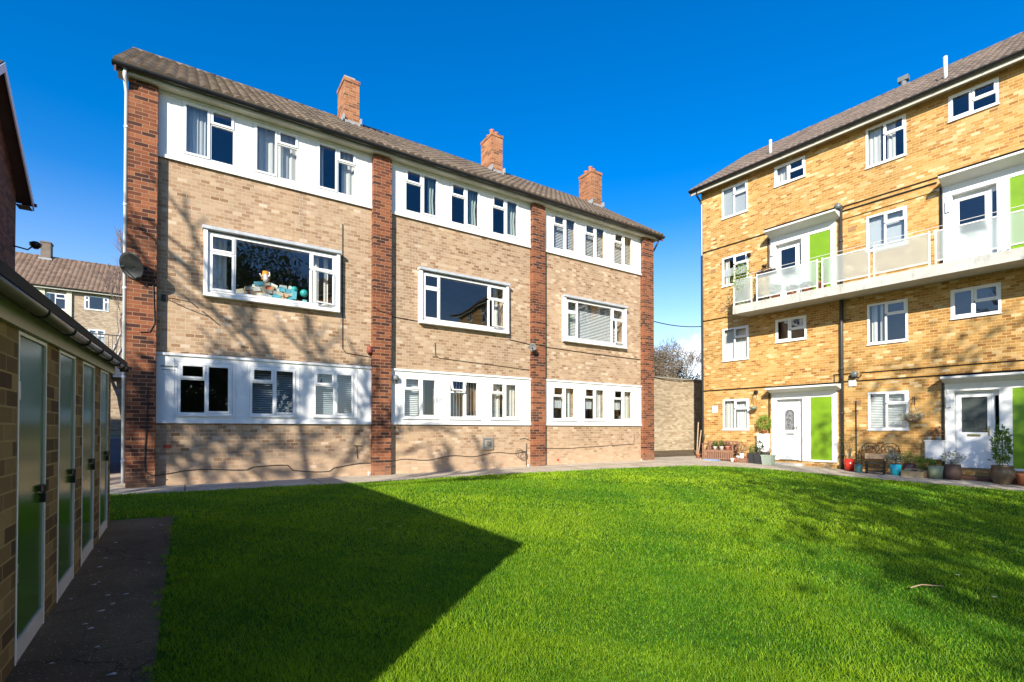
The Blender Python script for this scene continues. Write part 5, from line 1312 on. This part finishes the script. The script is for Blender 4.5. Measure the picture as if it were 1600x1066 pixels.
pot(6.34, .62, 'straight', .17, .34, mat('olive_tub', (.26, .30, .17), .7, vary=.15), 'large olive green tub leaning behind the fern', ('twiggy', .12, .1, LEAFG, 40), seed=48)
pot(6.66, .50, 'barrel', .20, .40, mat('brown_wicker', (.10, .06, .045), .8, vary=.4, vscale=30), 'dark brown wicker barrel with variegated leaves left of the second door', ('bushy', .26, .30, LEAFS, 260), seed=49)
pot(7.62, .62, 'urn', .24, .46, BRONZE, 'large bronze urn holding a tall dark green shrub before the second entrance', ('tall', .19, .95, LEAFG, 620), seed=50)
pot(7.97, .55, 'round', .12, .30, TERR, 'plain terracotta pot right of the bronze urn', seed=52)
pot(8.3, .5, 'round', .14, .3, TERR, 'terracotta pot at the right edge of the picture', seed=53)
# on the balcony
bzz = 5.415
pot(1.22, .95, 'straight', .16, .30, mat('olive_tub'), 'tub with a lime green bush at the far end of the balcony', ('bushy', .34, 1.05, LEAFL, 700), z=bzz, seed=71)
pot(1.75, .85, 'straight', .13, .28, BLK, 'black pot with leaves in the gap between the first balcony panels', ('bushy', .2, .5, LEAFG, 200), z=bzz, seed=72)
pot(3.74, .93, 'round', .12, .24, TERR, 'terracotta pot with yellow green leaves in the second gap of the balcony railing', ('tall', .13, .6, LEAFL, 150), z=bzz, seed=73)
for i, (x, lab) in enumerate(((2.35, 'left'), (2.85, 'middle'), (3.3, 'right'))):
    pot(x, .9, 'straight', .15, .16, TERR if i else WOOD.copy() if False else TERR, lab+' of the three terracotta bowls behind the frosted balcony panel', ('bushy', .2, .3 if i == 0 else .16, LEAFG, 260), z=bzz, group='terracotta bowls behind the frosted balcony panel', seed=74+i)
tro = thing('railing_planter', 'dark trough of orange leaves hung over the balcony rail', 'planter', (*bw(2.1, 1.05), 6.22), B_ROT)
MB().box(-.32, .32, -.06, .10, 0, .14).build('trough', BLACKP, tro); leaves('foliage', LEAFR, (0, 0, .18), (.3, .09, .06), 260, .03, 81, tro)
hd = thing('wind_spinner', 'small dark round ornament on the wall above the balcony trough', 'ornament', (*bw(1.62, 0), 6.85), B_ROT)
MB().lathe([(.085, -.02), (.09, 0), (.07, .04)], (0, -.12, 0), 12).tube([(-.12, -.02, -.06), (0, -.14, 0), (.05, -.02, .1)], .009, 5).build('disc', BLACKP, hd, True)
ls = thing('security_light', 'small black security light on the yellow wall left of the upper entrance', 'light', (*bw(1.05, 0), 7.42), B_ROT)
MB().box(-.05, .05, -.14, -.02, -.04, .05).tube([(0, -.001, 0), (0, -.08, 0)], .02, 6).build('lamp_head', BLACKP, ls)

# daisies and twigs on the lawn
DPOS = [(4.58, 5.25), (6.61, 5.81), (7.86, 5.88), (9.2, 3.78), (10.41, 3.6), (5.83, 1.54), (5.34, 1.19), (8.38, 4.41), (2.55, 8.24), (2.11, 6.04), (2.15, 5.71), (1.79, 5.73), (1.3, 9.4), (3.4, 7.1), (6.2, 8.3), (9.6, 7.3), (11.2, 7.9), (7.4, 3.2)]
proto = None
for i, (x, y) in enumerate(DPOS):
    if proto is None:
        proto = thing('daisy', 'tiny white daisy in the lawn', 'daisy', (x, y, g1(x, y)+.055), 0, 'tiny white daisies in the lawn')
        b = MB()
        for a in range(9): t = a*.698; b.quad((0, 0, .0), (.014*cos(t-.25), .014*sin(t-.25), .003), (.019*cos(t), .019*sin(t), .004), (.014*cos(t+.25), .014*sin(t+.25), .003))
        b.build('petals', mat('daisy_white', (.85, .85, .82), .6), proto); MB().lathe([(.005, .0), (.005, .005), (.002, .007)], (0, 0, 0), 8).build('centre', mat('daisy_yellow', (.7, .5, .02), .6), proto)
        MB().tube([(0, 0, 0), (.004, 0, -.05)], .0015, 4).build('stem', LEAFG, proto)
    else:
        d = copy_tree(proto); d.location = (x, y, g1(x, y)+.055)
tw = MB().tube([(0, 0, 0), (.12, .03, .012), (.3, .02, .0)], [.006, .005, .003], 5).build('twig', LWOOD); tw.location = (5.0, 1.62, g1(5, 1.6)+.06); tw.rotation_euler = (0, 0, R(-30)); tag(tw, 'pale dead twig lying on the sunlit grass', 'twig')
# fallen litter on the tarmac by the sheds
rs = random.Random(3)
for i in range(26):
    x, y = rs.uniform(-.7, -.16), rs.uniform(2.2, 7.6); s_ = rs.uniform(.008, .028)
    o = MB(); n = 6; o.v = [(s_*cos(k2*1.05)*rs.uniform(.6, 1.2), s_*sin(k2*1.05)*rs.uniform(.4, .9), 0) for k2 in range(n)]+[(0, 0, .006)]; o.f = [(k2, (k2+1) % n, n) for k2 in range(n)]
    ob = o.build('dead_leaf', mat('pale_litter', (.42, .40, .36), .8)); ob.location = (x, y, g1(x, y)+.016); tag(ob, 'small pale dead leaf on the tarmac by the sheds', 'leaf', 'pale dead leaves on the tarmac by the sheds')
